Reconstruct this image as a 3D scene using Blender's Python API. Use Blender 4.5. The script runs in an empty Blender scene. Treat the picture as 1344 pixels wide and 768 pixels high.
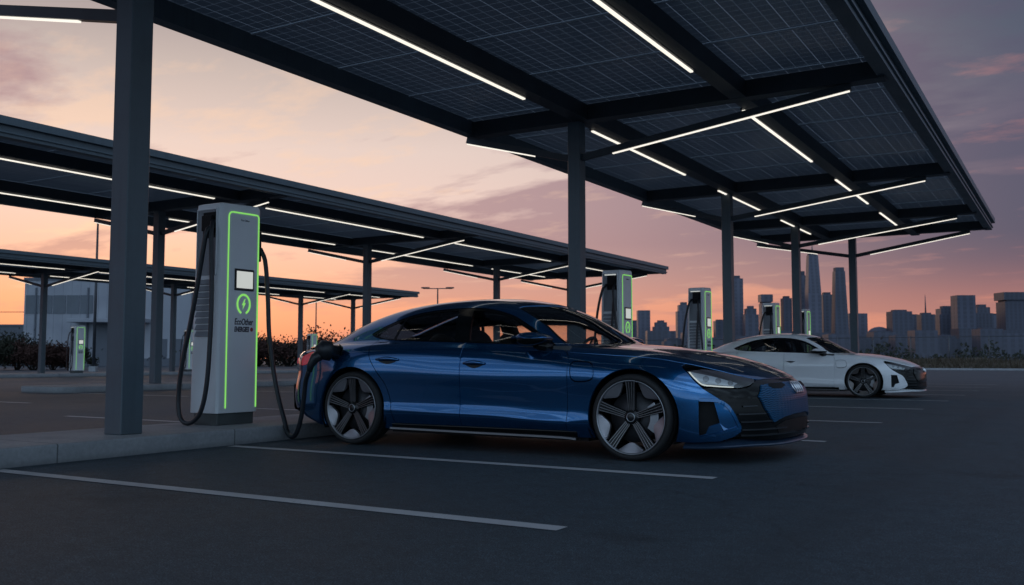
import bpy, bmesh, math, random
import numpy as np
from mathutils import Vector, Matrix
from mathutils.geometry import delaunay_2d_cdt
random.seed(7)
R = math.radians
scene = bpy.context.scene
COL = scene.collection

# ------------------------------------------------------------------ render / camera
scene.view_settings.view_transform = 'Standard'
scene.view_settings.look = 'None'
scene.view_settings.exposure = 0
scene.view_settings.gamma = 1
F_PX, PITCH, YAW, CAM_H = 1237.89, 0.070502, 0.537213, 0.816873
cam = bpy.data.cameras.new('camera')
cam.sensor_width = 36; cam.sensor_fit = 'HORIZONTAL'
cam.lens = 36 * F_PX / 1344
cam.clip_end = 20000; cam.clip_start = 0.05
camo = bpy.data.objects.new('camera', cam); COL.objects.link(camo)
camo.location = (0, 0, CAM_H)
camo.rotation_euler = (R(90) + PITCH, 0, YAW)
scene.camera = camo
cam.dof.use_dof = True; cam.dof.focus_distance = 8.2; cam.dof.aperture_fstop = 4.0

def at(px, depth, z=0.0):
    """ground point seen in column px of the 1344 wide frame, at a depth along the view"""
    r = (px - 672) / F_PX * depth * math.cos(PITCH)
    return Vector((math.cos(YAW) * r - math.sin(YAW) * depth, math.sin(YAW) * r + math.cos(YAW) * depth, z))

# ------------------------------------------------------------------ object helpers
def tag(o, label=None, cat=None, group=None, kind=None):
    if label: o['label'] = label
    if cat: o['category'] = cat
    if group: o['group'] = group
    if kind: o['kind'] = kind
    return o
def thing(name, label, cat, loc=(0, 0, 0), rz=0, group=None):
    o = bpy.data.objects.new(name, None); COL.objects.link(o)
    o.location = loc; o.rotation_euler = (0, 0, rz); o.empty_display_size = .2
    return tag(o, label, cat, group)
def link_mesh(name, me, parent=None):
    o = bpy.data.objects.new(name, me); COL.objects.link(o)
    if parent: o.parent = parent
    return o
KIDS = {}
def copy_tree(o, parent=None):
    c = o.copy(); COL.objects.link(c); c.parent = parent
    for ch in [k for k in bpy.data.objects if k.parent == o]: copy_tree(ch, c)
    return c

class MB:
    """collects shapes, builds ONE mesh object"""
    def __init__(s): s.v = []; s.f = []; s.m = []; s.sm = []
    def add(s, V, Fs, m=0, smooth=False):
        b = len(s.v); s.v += [tuple(map(float, q)) for q in V]
        for f in Fs: s.f.append([b + i for i in f]); s.m.append(m); s.sm.append(smooth)
        return s
    def box(s, lo, hi, m=0, M=None):
        x0, y0, z0 = lo; x1, y1, z1 = hi
        V = [Vector(q) for q in ((x0,y0,z0),(x1,y0,z0),(x1,y1,z0),(x0,y1,z0),(x0,y0,z1),(x1,y0,z1),(x1,y1,z1),(x0,y1,z1))]
        if M: V = [M @ q for q in V]
        return s.add(V, [(3,2,1,0),(4,5,6,7),(0,1,5,4),(1,2,6,5),(2,3,7,6),(3,0,4,7)], m)
    def bar(s, a, b, w, h, m=0, up=(0,0,1)):
        a = Vector(a); b = Vector(b); d = (b - a).normalized(); u = Vector(up)
        x = d.cross(u).normalized(); z = x.cross(d).normalized()
        V = []
        for p in (a, b):
            for sx, sz in ((-1,-1),(1,-1),(1,1),(-1,1)): V.append(p + x*sx*w/2 + z*sz*h/2)
        return s.add(V, [(0,1,2,3),(7,6,5,4),(4,5,1,0),(5,6,2,1),(6,7,3,2),(7,4,0,3)], m)
    def tube(s, path, r, n=8, m=0, caps=True):
        P = [Vector(q) for q in path]; rr = r if isinstance(r, (list, tuple)) else [r]*len(P)
        V = []; t0 = (P[1]-P[0]).normalized(); u = t0.orthogonal().normalized()
        for i, q in enumerate(P):
            t = (P[min(i+1, len(P)-1)] - P[max(i-1, 0)]).normalized()
            u = (u - t*u.dot(t)).normalized(); w = t.cross(u)
            for k in range(n):
                a = 2*math.pi*k/n; V.append(q + (u*math.cos(a) + w*math.sin(a))*rr[i])
        Fs = [(i*n+k, i*n+(k+1)%n, (i+1)*n+(k+1)%n, (i+1)*n+k) for i in range(len(P)-1) for k in range(n)]
        s.add(V, Fs, m, True)
        if caps:
            b = len(s.v) - len(V)
            s.f.append([b+k for k in range(n)][::-1]); s.m.append(m); s.sm.append(False)
            s.f.append([b+(len(P)-1)*n+k for k in range(n)]); s.m.append(m); s.sm.append(False)
        return s
    def lathe(s, prof, n=48, m=0, c=(0,0,0), smooth=True):
        """profile (r, y) about the y axis"""
        V = []
        for r, y in prof:
            for k in range(n):
                a = 2*math.pi*k/n; V.append((c[0]+r*math.cos(a), c[1]+y, c[2]+r*math.sin(a)))
        Fs = [(i*n+k, i*n+(k+1)%n, (i+1)*n+(k+1)%n, (i+1)*n+k) for i in range(len(prof)-1) for k in range(n)]
        return s.add(V, Fs, m, smooth)
    def prism(s, poly, h0, h1, m=0, M=None, smooth=False):
        """poly in xy extruded in z from h0 to h1"""
        n = len(poly); V = [Vector((x, y, h0)) for x, y in poly] + [Vector((x, y, h1)) for x, y in poly]
        if M: V = [M @ q for q in V]
        return s.add(V, [tuple(range(n))[::-1], tuple(range(n, 2*n))] + [(i, (i+1)%n, n+(i+1)%n, n+i) for i in range(n)], m, smooth)
    def build(s, name, mats, parent=None, bevel=0, seg=2, recalc=True):
        me = bpy.data.meshes.new(name); me.from_pydata(s.v, [], s.f)
        for mt in (mats if isinstance(mats, (list, tuple)) else [mats]): me.materials.append(mt)
        me.polygons.foreach_set('material_index', s.m); me.polygons.foreach_set('use_smooth', s.sm)
        if bevel or recalc:
            bm = bmesh.new(); bm.from_mesh(me)
            if recalc: bmesh.ops.recalc_face_normals(bm, faces=bm.faces)
            if bevel:
                ed = [e for e in bm.edges if len(e.link_faces) == 2 and e.calc_face_angle(0) > .5]
                bmesh.ops.bevel(bm, geom=ed, offset=bevel, segments=seg, affect='EDGES', profile=.6, clamp_overlap=True)
            bm.to_mesh(me); bm.free()
        me.update()
        return link_mesh(name, me, parent)

def spline(pts, step=.02, closed=False):
    P = [np.array(q, float) for q in pts]; n = len(P); out = []
    for i in range(n if closed else n-1):
        p1, p2 = P[i], P[(i+1) % n]
        p0 = P[(i-1) % n] if (closed or i > 0) else 2*p1 - p2
        p3 = P[(i+2) % n] if (closed or i < n-2) else 2*p2 - p1
        k = max(1, int(np.linalg.norm(p2-p1)/step))
        for j in range(k):
            t = j/k
            # centripetal-like damping: tangents limited by chord
            c = np.linalg.norm(p2-p1); m1 = (p2-p0)/max(np.linalg.norm(p2-p1)+np.linalg.norm(p1-p0),1e-9)*c; m2 = (p3-p1)/max(np.linalg.norm(p3-p2)+np.linalg.norm(p2-p1),1e-9)*c
            out.append((2*t**3-3*t*t+1)*p1 + (t**3-2*t*t+t)*m1 + (-2*t**3+3*t*t)*p2 + (t**3-t*t)*m2)
    if not closed: out.append(P[-1])
    return np.array(out)
def poly(pts, step=.02):
    P = [np.array(q, float) for q in pts]; out = []
    for a, b in zip(P[:-1], P[1:]):
        k = max(1, int(np.linalg.norm(b-a)/step))
        out += [a + (b-a)*j/k for j in range(k)]
    out.append(P[-1]); return np.array(out)

# ------------------------------------------------------------------ materials
def srgb(r, g, b):
    f = lambda c: (c/255/12.92) if c/255 <= .04045 else ((c/255+.055)/1.055)**2.4
    return (f(r), f(g), f(b), 1)
class NT:
    def __init__(s, nt): s.nt = nt; s.n = nt.nodes; s.l = nt.links
    def node(s, t, **kw):
        o = s.n.new(t)
        for k, v in kw.items(): setattr(o, k, v)
        return o
    def link(s, a, b): s.l.new(a, b)
    def math(s, op, a, b=None, c=None, clamp=False):
        o = s.n.new('ShaderNodeMath'); o.operation = op; o.use_clamp = clamp
        for i, v in enumerate((a, b, c)):
            if v is None: continue
            if isinstance(v, (int, float)): o.inputs[i].default_value = v
            else: s.l.new(v, o.inputs[i])
        return o.outputs[0]
    def ramp(s, fac, stops, interp='LINEAR'):
        o = s.n.new('ShaderNodeValToRGB'); o.color_ramp.interpolation = interp
        e = o.color_ramp.elements
        while len(e) < len(stops): e.new(.5)
        for k, (p, c) in enumerate(stops): e[k].position = p; e[k].color = c if len(c) == 4 else (*c, 1)
        s.l.new(fac, o.inputs[0]); return o.outputs[0]
    def mix(s, fac, a, b, blend='MIX'):
        o = s.n.new('ShaderNodeMix'); o.data_type = 'RGBA'; o.blend_type = blend
        for i, v in ((0, fac), (6, a), (7, b)):
            if isinstance(v, (int, float)): o.inputs[i].default_value = v
            elif isinstance(v, (tuple, list)): o.inputs[i].default_value = v
            else: s.l.new(v, o.inputs[i])
        return o.outputs[2]
def new_mat(name):
    m = bpy.data.materials.new(name); m.use_nodes = True; t = NT(m.node_tree); t.n.clear()
    out = t.node('ShaderNodeOutputMaterial'); return m, t, out
def pbr(name, col, rough=.5, metal=0, var=.15, scale=6, bump=0, bscale=60, coat=0, rvar=.0, spec=.5, coords='Object', detail=4):
    m, t, out = new_mat(name)
    b = t.node('ShaderNodeBsdfPrincipled'); t.link(b.outputs[0], out.inputs[0])
    tc = t.node('ShaderNodeTexCoord').outputs[coords]
    nz = t.node('ShaderNodeTexNoise'); nz.inputs['Scale'].default_value = scale; nz.inputs['Detail'].default_value = detail
    t.link(tc, nz.inputs['Vector'])
    lo = tuple(c*(1-var) for c in col[:3]); hi = tuple(min(1, c*(1+var)) for c in col[:3])
    t.link(t.ramp(nz.outputs[0], [(.3, lo), (.7, hi)]), b.inputs['Base Color'])
    b.inputs['Roughness'].default_value = rough; b.inputs['Metallic'].default_value = metal
    b.inputs['Specular IOR Level'].default_value = spec
    if rvar:
        t.link(t.math('MULTIPLY_ADD', nz.outputs[0], rvar*2, rough - rvar), b.inputs['Roughness'])
    if coat:
        b.inputs['Coat Weight'].default_value = coat; b.inputs['Coat Roughness'].default_value = .02
    if bump:
        n2 = t.node('ShaderNodeTexNoise'); n2.inputs['Scale'].default_value = bscale; n2.inputs['Detail'].default_value = 5
        t.link(tc, n2.inputs['Vector'])
        bp = t.node('ShaderNodeBump'); bp.inputs['Strength'].default_value = bump; bp.inputs['Distance'].default_value = .01
        t.link(n2.outputs[0], bp.inputs['Height']); t.link(bp.outputs[0], b.inputs['Normal'])
    return m
def emis(name, col, strength):
    m, t, out = new_mat(name)
    e = t.node('ShaderNodeEmission'); e.inputs[1].default_value = strength
    tc = t.node('ShaderNodeTexCoord').outputs['Object']
    nz = t.node('ShaderNodeTexNoise'); nz.inputs['Scale'].default_value = 3; t.link(tc, nz.inputs['Vector'])
    t.link(t.ramp(nz.outputs[0], [(.3, tuple(c*.93 for c in col[:3])), (.7, col[:3])]), e.inputs[0])
    t.link(e.outputs[0], out.inputs[0]); return m
def glass(name, tint, rough=.0, fres=1.5):
    m, t, out = new_mat(name)
    tr = t.node('ShaderNodeBsdfTransparent'); gl = t.node('ShaderNodeBsdfGlossy'); gl.inputs['Roughness'].default_value = rough
    tc = t.node('ShaderNodeTexCoord').outputs['Object']
    nz = t.node('ShaderNodeTexNoise'); nz.inputs['Scale'].default_value = 2; t.link(tc, nz.inputs['Vector'])
    t.link(t.ramp(nz.outputs[0], [(.3, tuple(c*.96 for c in tint)), (.7, tint)]), tr.inputs[0])
    fr = t.node('ShaderNodeFresnel'); fr.inputs[0].default_value = fres
    mx = t.node('ShaderNodeMixShader')
    f = t.math('MULTIPLY_ADD', fr.outputs[0], 1.0, .085, clamp=True)
    t.link(f, mx.inputs[0]); t.link(tr.outputs[0], mx.inputs[1]); t.link(gl.outputs[0], mx.inputs[2])
    t.link(mx.outputs[0], out.inputs[0]); return m

MAT = {}
MAT['led'] = emis('warm_white_led', (1.0, .935, .82), 1.15)
MAT['green'] = emis('green_led', (.30, .86, .17), .80)
MAT['screen'] = emis('lit_screen', (.55, .58, .56), 1.0)
def steel_mat(name, col):
    m, t, out = new_mat(name); b = t.node('ShaderNodeBsdfPrincipled'); t.link(b.outputs[0], out.inputs[0])
    tc = t.node('ShaderNodeTexCoord').outputs['Object']
    mp = t.node('ShaderNodeMapping'); mp.inputs['Scale'].default_value = (14, 14, .7); t.link(tc, mp.inputs[0])
    n1 = t.node('ShaderNodeTexNoise'); n1.inputs['Scale'].default_value = 1; n1.inputs['Detail'].default_value = 7; t.link(mp.outputs[0], n1.inputs['Vector'])
    n2 = t.node('ShaderNodeTexNoise'); n2.inputs['Scale'].default_value = 2.2; n2.inputs['Detail'].default_value = 9; n2.inputs['Roughness'].default_value = .7; t.link(tc, n2.inputs['Vector'])
    c = t.ramp(n2.outputs[0], [(.3, tuple(x*.82 for x in col)), (.7, tuple(x*1.14 for x in col))])
    c = t.mix(t.ramp(n1.outputs[0], [(.52, (0,)*3), (.72, (.30,)*3)]), c, tuple(x*.55 for x in col)+(1,))
    s = t.node('ShaderNodeSeparateXYZ'); t.link(tc, s.inputs[0])
    dirt = t.math('MULTIPLY', t.ramp(s.outputs[2], [(.15, (.55,)*3), (.55, (.0,)*3)]), n2.outputs[0])
    c = t.mix(dirt, c, (.085,.085,.085,1))
    t.link(c, b.inputs['Base Color']); t.link(t.ramp(n2.outputs[0], [(.3, (.34,)*3), (.7, (.52,)*3)]), b.inputs['Roughness'])
    bp = t.node('ShaderNodeBump'); bp.inputs['Strength'].default_value = .08; bp.inputs['Distance'].default_value = .004; t.link(n2.outputs[0], bp.inputs['Height']); t.link(bp.outputs[0], b.inputs['Normal']); return m
MAT['steel'] = steel_mat('painted_steel', (.078, .108, .132))
MAT['steel_dark'] = pbr('dark_steel', (.036, .048, .060), .5, .0, .15, 2, .02, 40)
MAT['concrete'] = pbr('kerb_concrete', (.32, .33, .345), .85, 0, .16, 3.5, .25, 90, spec=.25, detail=8)
def kerb_mat():
    m, t, out = new_mat('jointed_kerb_concrete'); b = t.node('ShaderNodeBsdfPrincipled'); t.link(b.outputs[0], out.inputs[0]); b.inputs['Roughness'].default_value = .85; b.inputs['Specular IOR Level'].default_value = .25
    tc = t.node('ShaderNodeTexCoord').outputs['Object']; s = t.node('ShaderNodeSeparateXYZ'); t.link(tc, s.inputs[0])
    def nz(sc, d=8): n = t.node('ShaderNodeTexNoise'); n.inputs['Scale'].default_value = sc; n.inputs['Detail'].default_value = d; n.inputs['Roughness'].default_value = .65; t.link(tc, n.inputs['Vector']); return n.outputs[0]
    c = t.ramp(nz(1.6), [(.3, (.24,.25,.265)), (.7, (.37,.38,.395))])
    c = t.mix(t.ramp(nz(26), [(.35, (.30,)*3), (.6, (0,)*3)]), c, (.14,.145,.155,1))
    q = t.math('ABSOLUTE', t.math('SUBTRACT', t.math('FRACT', t.math('DIVIDE', t.math('ADD', s.outputs[1], 60.35), 1.83)), .5))
    c = t.mix(t.math('MULTIPLY', t.math('LESS_THAN', q, .0035), .7), c, (.04,.042,.045,1))
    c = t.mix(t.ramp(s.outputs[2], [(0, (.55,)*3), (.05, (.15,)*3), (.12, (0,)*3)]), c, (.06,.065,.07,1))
    t.link(c, b.inputs['Base Color']); bp = t.node('ShaderNodeBump'); bp.inputs['Strength'].default_value = .3; bp.inputs['Distance'].default_value = .006; t.link(nz(95), bp.inputs['Height']); t.link(bp.outputs[0], b.inputs['Normal']); return m
MAT['kerb'] = kerb_mat()
MAT['cab'] = pbr('cabinet_paint', (.66, .685, .71), .36, 0, .04, 2, .01, 80, rvar=.04)
MAT['cab_in'] = pbr('cabinet_recess', (.21, .225, .25), .5, 0, .06, 3)
MAT['plinth'] = pbr('plinth_grey', (.07, .08, .08), .6, 0, .15, 8)
MAT['rubber'] = pbr('cable_rubber', (.012, .015, .020), .42, 0, .2, 20, .05, 120)
MAT['black_gloss'] = pbr('gloss_black', (.004, .005, .006), .14, 0, .1, 5, spec=.24)
MAT['black_mat'] = pbr('matt_black_plastic', (.006, .006, .007), .6, 0, .2, 14, spec=.2)
MAT['tyre'] = pbr('tyre_rubber', (.014, .014, .015), .72, 0, .2, 30, .1, 120)
MAT['ink'] = pbr('dark_ink', (.05, .045, .06), .5, 0, .1, 20)
MAT['red_ink'] = pbr('red_ink', (.28, .02, .03), .5, 0, .1, 20)
MAT['paint_white'] = pbr('road_paint', (.50, .50, .50), .7, 0, .22, 9, .1, 160, detail=10)
MAT['chrome'] = pbr('bright_metal', (.75, .76, .78), .18, 1, .03, 8)
MAT['disc'] = pbr('cast_iron_disc', (.05, .05, .055), .45, .6, .15, 12)
MAT['grey_metal'] = pbr('grey_metal', (.30, .31, .33), .35, .9, .1, 8)
MAT['alloy_black'] = pbr('alloy_black', (.010, .011, .012), .25, .2, .1, 9)
MAT['alloy_grey'] = pbr('alloy_grey', (.30, .29, .31), .32, .75, .05, 9)
MAT['headliner'] = pbr('headliner_cloth', (.34, .34, .35), .9, 0, .05, 30)
MAT['interior'] = pbr('cabin_trim', (.06, .062, .066), .7, 0, .2, 9)
MAT['leather'] = pbr('seat_leather', (.045, .044, .046), .55, 0, .2, 14)
MAT['glass'] = glass('window_glass', (.86, .88, .87))
MAT['glass_dark'] = glass('tinted_glass', (.16, .17, .18))
MAT['lamp_glass'] = glass('lamp_glass', (.92, .94, .95))
def paint(name, col, metal, rough=.28, spec=.5):
    m, t, out = new_mat(name)
    b = t.node('ShaderNodeBsdfPrincipled'); t.link(b.outputs[0], out.inputs[0])
    tc = t.node('ShaderNodeTexCoord').outputs['Object']
    vz = t.node('ShaderNodeTexVoronoi'); vz.inputs['Scale'].default_value = 900; t.link(tc, vz.inputs['Vector'])
    t.link(t.ramp(vz.outputs['Color'], [(0, tuple(c*.85 for c in col)), (1, tuple(min(1, c*1.15) for c in col))]), b.inputs['Base Color'])
    b.inputs['Metallic'].default_value = metal; b.inputs['Roughness'].default_value = rough
    b.inputs['Coat Weight'].default_value = 1; b.inputs['Coat Roughness'].default_value = .015; b.inputs['Coat IOR'].default_value = 1.55
    return m
MAT['blue'] = paint('metallic_blue_paint', (.006, .098, .262), .86, .16)
MAT['white'] = paint('pearl_white_paint', (.80, .82, .85), .02, .35)
# ---------- implicit car body (car space: x forward, front axle 0, y left, z up) ----------
def pchip_slopes(X,Y):
    h=np.diff(X,axis=-1); d=np.diff(Y,axis=-1)/h
    m=np.zeros(np.broadcast(X,Y).shape)
    w1=2*h[...,1:]+h[...,:-1]; w2=h[...,1:]+2*h[...,:-1]
    d0,d1=d[...,:-1],d[...,1:]
    ok=d0*d1>0
    with np.errstate(divide='ignore',invalid='ignore'):
        hm=(w1+w2)/(w1/d0+w2/d1)
    m[...,1:-1]=np.where(ok,hm,0); m[...,0]=d[...,0]; m[...,-1]=d[...,-1]
    return m
def herm(X0,X1,Y0,Y1,m0,m1,x):
    h=X1-X0; t=(x-X0)/h
    return ((1+2*t)*(1-t)**2)*Y0+t*(1-t)**2*h*m0+t*t*(3-2*t)*Y1+t*t*(t-1)*h*m1
class C1:
    """smooth curve through (x,y) points: natural-ish cubic (catmull) or pchip"""
    def __init__(s,pts,mono=False):
        s.X=np.array([p[0] for p in pts],float); s.Y=np.array([p[1] for p in pts],float)
        if mono: s.m=pchip_slopes(s.X,s.Y)
        else:
            d=np.diff(s.Y)/np.diff(s.X); h=np.diff(s.X); m=np.empty_like(s.Y); m[0]=d[0]; m[-1]=d[-1]
            m[1:-1]=(d[:-1]*h[1:]+d[1:]*h[:-1])/(h[1:]+h[:-1]); s.m=m
    def __call__(s,x):
        x=np.clip(x,s.X[0],s.X[-1]); i=np.clip(np.searchsorted(s.X,x)-1,0,len(s.X)-2)
        return herm(s.X[i],s.X[i+1],s.Y[i],s.Y[i+1],s.m[i],s.m[i+1],x)
def smax(a,b,k):
    h=np.maximum(k-np.abs(a-b),0)/k
    return np.maximum(a,b)+h*h*k*.25
def smin(a,b,k): return -smax(-a,-b,k)
# section knots: per x-station, list of (z,w)
SEC={
-4.2:[(.13,.80),(.20,.83),(.33,.86),(.39,.865),(.52,.87),(.70,.875),(.80,.86),(.90,.82),(1.0,.74)],
-3.6:[(.13,.88),(.20,.905),(.33,.93),(.39,.935),(.52,.94),(.70,.95),(.80,.935),(.90,.895),(1.0,.80)],
-3.25:[(.13,.90),(.20,.93),(.33,.955),(.39,.96),(.52,.965),(.70,.975),(.80,.965),(.90,.925),(1.0,.83)],
-2.9:[(.13,.90),(.20,.935),(.33,.965),(.39,.968),(.52,.972),(.70,.982),(.81,.975),(.90,.94),(1.0,.86)],
-2.45:[(.13,.88),(.20,.915),(.345,.955),(.396,.947),(.41,.946),(.55,.951),(.70,.962),(.81,.955),(.90,.925),(1.0,.865)],
-1.9:[(.13,.865),(.20,.905),(.335,.953),(.388,.942),(.402,.9405),(.55,.9465),(.685,.956),(.79,.945),(.90,.912),(.99,.866)],
-1.2:[(.13,.865),(.20,.905),(.318,.955),(.376,.941),(.392,.9395),(.54,.946),(.668,.956),(.775,.944),(.88,.909),(.97,.862)],
-.62:[(.13,.88),(.20,.915),(.285,.961),(.36,.950),(.38,.949),(.50,.953),(.68,.963),(.77,.950),(.85,.915),(.95,.855)],
-.3:[(.13,.89),(.20,.925),(.31,.958),(.38,.958),(.50,.962),(.67,.976),(.75,.964),(.82,.925),(.92,.845)],
0:[(.13,.89),(.20,.93),(.31,.958),(.38,.964),(.50,.972),(.67,.981),(.74,.970),(.81,.930),(.90,.84)],
.45:[(.13,.88),(.20,.92),(.31,.945),(.38,.95),(.50,.955),(.64,.955),(.71,.94),(.77,.90),(.87,.80)],
.9:[(.13,.86),(.20,.89),(.31,.905),(.38,.905),(.50,.90),(.60,.89),(.66,.87),(.72,.83),(.80,.72)],
1.3:[(.13,.82),(.20,.84),(.31,.85),(.38,.85),(.50,.84),(.58,.83),(.64,.80),(.70,.75),(.78,.64)],
}
_xs=sorted(SEC); _K=10
for _x in _xs:
    if len(SEC[_x]) == 9:
        _a, _b = SEC[_x][3], SEC[_x][4]; SEC[_x].insert(4, ((_a[0]*.85+_b[0]*.15), (_a[1]*.85+_b[1]*.15)))
_ZC=[C1([(x,SEC[x][k][0]) for x in _xs]) for k in range(_K)]
_WC=[C1([(x,SEC[x][k][1]) for x in _xs]) for k in range(_K)]
def Wraw(x,z):
    Z=np.stack([c(x) for c in _ZC],-1); V=np.stack([c(x) for c in _WC],-1)
    m=pchip_slopes(Z,V)
    zz=np.clip(z,Z[...,0],Z[...,-1]+.0)
    i=np.clip((zz[...,None]>Z).sum(-1)-1,0,_K-2)
    g=lambda A,j: np.take_along_axis(A,j[...,None],-1)[...,0]
    w=herm(g(Z,i),g(Z,i+1),g(V,i),g(V,i+1),g(m,i),g(m,i+1),zz)
    over=z-Z[...,-1]; w=w-np.where(over>0,over*1.2,0)
    under=Z[...,0]-z; w=w-np.where(under>0,under*.6,0)
    return w
# smooth the flank: sampled once, blurred lengthwise, read back with cubic B-splines (curvature-continuous)
_X0,_DX,_NX=-4.6,.03,207
_Z0,_DZ,_NZ=-.05,.008,200
def _table():
    gx,gz=np.meshgrid(_X0+_DX*np.arange(_NX),_Z0+_DZ*np.arange(_NZ),indexing='ij')
    T=Wraw(gx.ravel(),gz.ravel()).reshape(gx.shape)
    def blur(A,sig,ax):
        r=int(sig*3)+1; k=np.exp(-.5*(np.arange(-r,r+1)/sig)**2); k/=k.sum()
        pad=[(0,0),(0,0)]; pad[ax]=(r,r); B=np.pad(A,pad,mode='reflect',reflect_type='odd')
        return sum(k[j]*np.take(B,np.arange(j,j+A.shape[ax]),axis=ax) for j in range(2*r+1))
    return blur(blur(T,3.2,0),.55,1)
WT=_table()
def Wf(x,z):
    u=np.clip((x-_X0)/_DX,1.001,_NX-2.001); v=np.clip((z-_Z0)/_DZ,1.001,_NZ-2.001)
    i=u.astype(int); j=v.astype(int); a=u-i; b=v-j
    bs=lambda t:((1-t)**3/6,(3*t**3-6*t*t+4)/6,(-3*t**3+3*t*t+3*t+1)/6,t**3/6)
    A=bs(a); B=bs(b); F_=WT.ravel(); base=(i-1)*_NZ+(j-1); out=0
    for p in range(4):
        row=0
        for q in range(4): row=row+B[q]*F_[base+p*_NZ+q]
        out=out+A[p]*row
    return out
Tbase=C1([(-4.2,.80),(-3.8,.87),(-3.5,.915),(-3.2,.955),(-2.9,.972),(-2.4,.98),(-1.67,.965),(-.9,.935),(-.6,.915),(-.2,.880),(.2,.838),(.5,.775),(.8,.69),(1.0,.615),(1.3,.50)])
Tcen=C1([(-4.2,.90),(-3.9,.955),(-3.6,.975),(-3.2,.995),(-2.4,1.0),(-.9,.975),(-.6,.962),(-.2,.944),(.2,.905),(.46,.857),(.73,.787),(.92,.722),(1.02,.675),(1.3,.53)])
def Tf(x,a):
    b=Tbase(x); c=Tcen(x); s=np.clip(a/.85,0,1.3)
    t=c+(b-c)*s**2
    # fender crest over the front wheels
    t=t+.012*np.exp(-((a-.74)/.10)**2)*np.exp(-((x-.05)/.45)**2)
    return t
N0=C1([(-.1,1.088),(0,1.09),(.3,1.075),(.5,1.035),(.65,.965),(.75,.885),(.85,.74),(.92,.56),(1.0,.30),(1.2,-.4)])
NZ=C1([(0,-.10),(.12,-.035),(.2,0),(.32,.008),(.45,.004),(.54,-.006),(.60,-.03),(.66,-.08),(.75,-.22),(1.0,-.8)])
def Nf(a,z): return N0(a)+NZ(z)
R0=C1([(-.1,-4.0),(0,-4.0),(.4,-3.97),(.6,-3.925),(.75,-3.83),(.85,-3.69),(.92,-3.5),(1.0,-3.2),(1.2,-2.5)])
RZ=C1([(0,.35),(.15,.18),(.25,.06),(.38,0),(.55,0),(.68,.03),(.80,.03),(.90,.04),(.97,.03),(1.1,.06)])
def Rf(a,z): return R0(a)+RZ(z)
Gc=C1([(-4.3,.80),(-4.0,.91),(-3.82,.968),(-3.6,1.028),(-3.5,1.063),(-3.12,1.217),(-2.77,1.316),(-2.33,1.383),(-1.97,1.404),(-1.6,1.402),(-1.35,1.376),(-1.1,1.318),(-.82,1.206),(-.62,1.097),(-.4,.98),(-.2,.87),(.2,.66)])
GB=C1([(-4.2,.50),(-3.8,.56),(-3.4,.64),(-3.0,.735),(-2.5,.81),(-1.9,.838),(-1.3,.838),(-.8,.825),(-.4,.80),(0,.76)])
Gsh=C1([(-4.2,.30),(-3.4,.22),(-2.4,.06),(-1.8,0),(-1.4,-.12),(-.9,-.30),(-.3,-.36),(.2,-.36)])
def Gt(x,a):
    xs=x-Gsh(x)*a*a      # sweep of screens in plan
    return Gc(xs)-.055*(a/.6)**2
def Gw(x,z):
    t=z-.95
    return GB(x)-.50*np.minimum(t,0)-.25*np.maximum(t,0)-.93*np.clip(t,0,1)**2
def F(P):
    x,y,z=P[...,0],P[...,1],P[...,2]; a=np.sqrt(y*y+1e-6)
    side=a-Wf(x,z); top=(z-Tf(x,a)); fr=(x-Nf(a,z)); re=(Rf(a,z)-x)
    f=smax(side,top*.95,.10)
    f=smax(f,fr*.8,.10); f=smax(f,re*.8,.10)
    g=smax((a-Gw(x,z))*.87,(z-Gt(x,a))*.9,.11)
    g=smax(g,Tcen(x)-.16-z,.02); g=smax(g,x-.05,.02); g=smax(g,(re+.03)*.8,.06)
    f=smin(f,g,.035)
    return smax(f,.125-z,.02)
def grad(P,e=2e-3):
    g=np.stack([F(P+np.eye(3)[k]*e)-F(P-np.eye(3)[k]*e) for k in range(3)],-1)
    return g/np.maximum(np.linalg.norm(g,axis=-1,keepdims=True),1e-9)
def march(O,D,t0,t1,n=70):
    """first F=0 along rays O+tD"""
    ts=np.linspace(t0,t1,n); N=len(D); O=np.broadcast_to(O,D.shape)
    lo=np.full(N,np.nan); hi=np.full(N,np.nan); prev=F(O+D*t0); found=np.zeros(N,bool)
    for a,b in zip(ts[:-1],ts[1:]):
        cur=F(O+D*b); hitm=(~found)&(prev>0)&(cur<=0); lo[hitm]=a; hi[hitm]=b; found|=hitm; prev=cur
    l,h=np.where(found,lo,t0),np.where(found,hi,t0)
    for _ in range(16):
        m=(l+h)/2; inside=F(O+D*m[:,None])<=0; h=np.where(inside,m,h); l=np.where(inside,l,m)
    return np.where(found,(l+h)/2,np.nan)

# ------------------------------------------------------------------ dusk sky
SUN_AZ = Vector((-.80, .60, 0)).normalized()      # where the sun has just set
world = bpy.data.worlds.new('World'); scene.world = world; world.use_nodes = True
t = NT(world.node_tree); t.n.clear()
wout = t.node('ShaderNodeOutputWorld')
dirv = t.node('ShaderNodeTexCoord').outputs['Generated']
sx = t.node('ShaderNodeSeparateXYZ'); t.link(dirv, sx.inputs[0])
X_, Y_, Z_ = sx.outputs
hl = t.math('SQRT', t.math('ADD', t.math('ADD', t.math('MULTIPLY', X_, X_), t.math('MULTIPLY', Y_, Y_)), 1e-5))
s_ = t.math('DIVIDE', t.math('ADD', t.math('MULTIPLY', X_, SUN_AZ.x), t.math('MULTIPLY', Y_, SUN_AZ.y)), hl)
el = t.math('MAXIMUM', Z_, 0.0)
L = srgb
glow = t.ramp(el, [(0, L(222,134,108)), (.025, L(235,148,120)), (.06, L(239,165,136)), (.11, L(238,189,170)), (.155, L(233,203,193)),
                   (.215, L(225,203,195)), (.29, L(194,179,174)), (.36, L(152,142,146)), (.55, L(128,134,152)), (1, L(124,138,168))])
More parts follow.
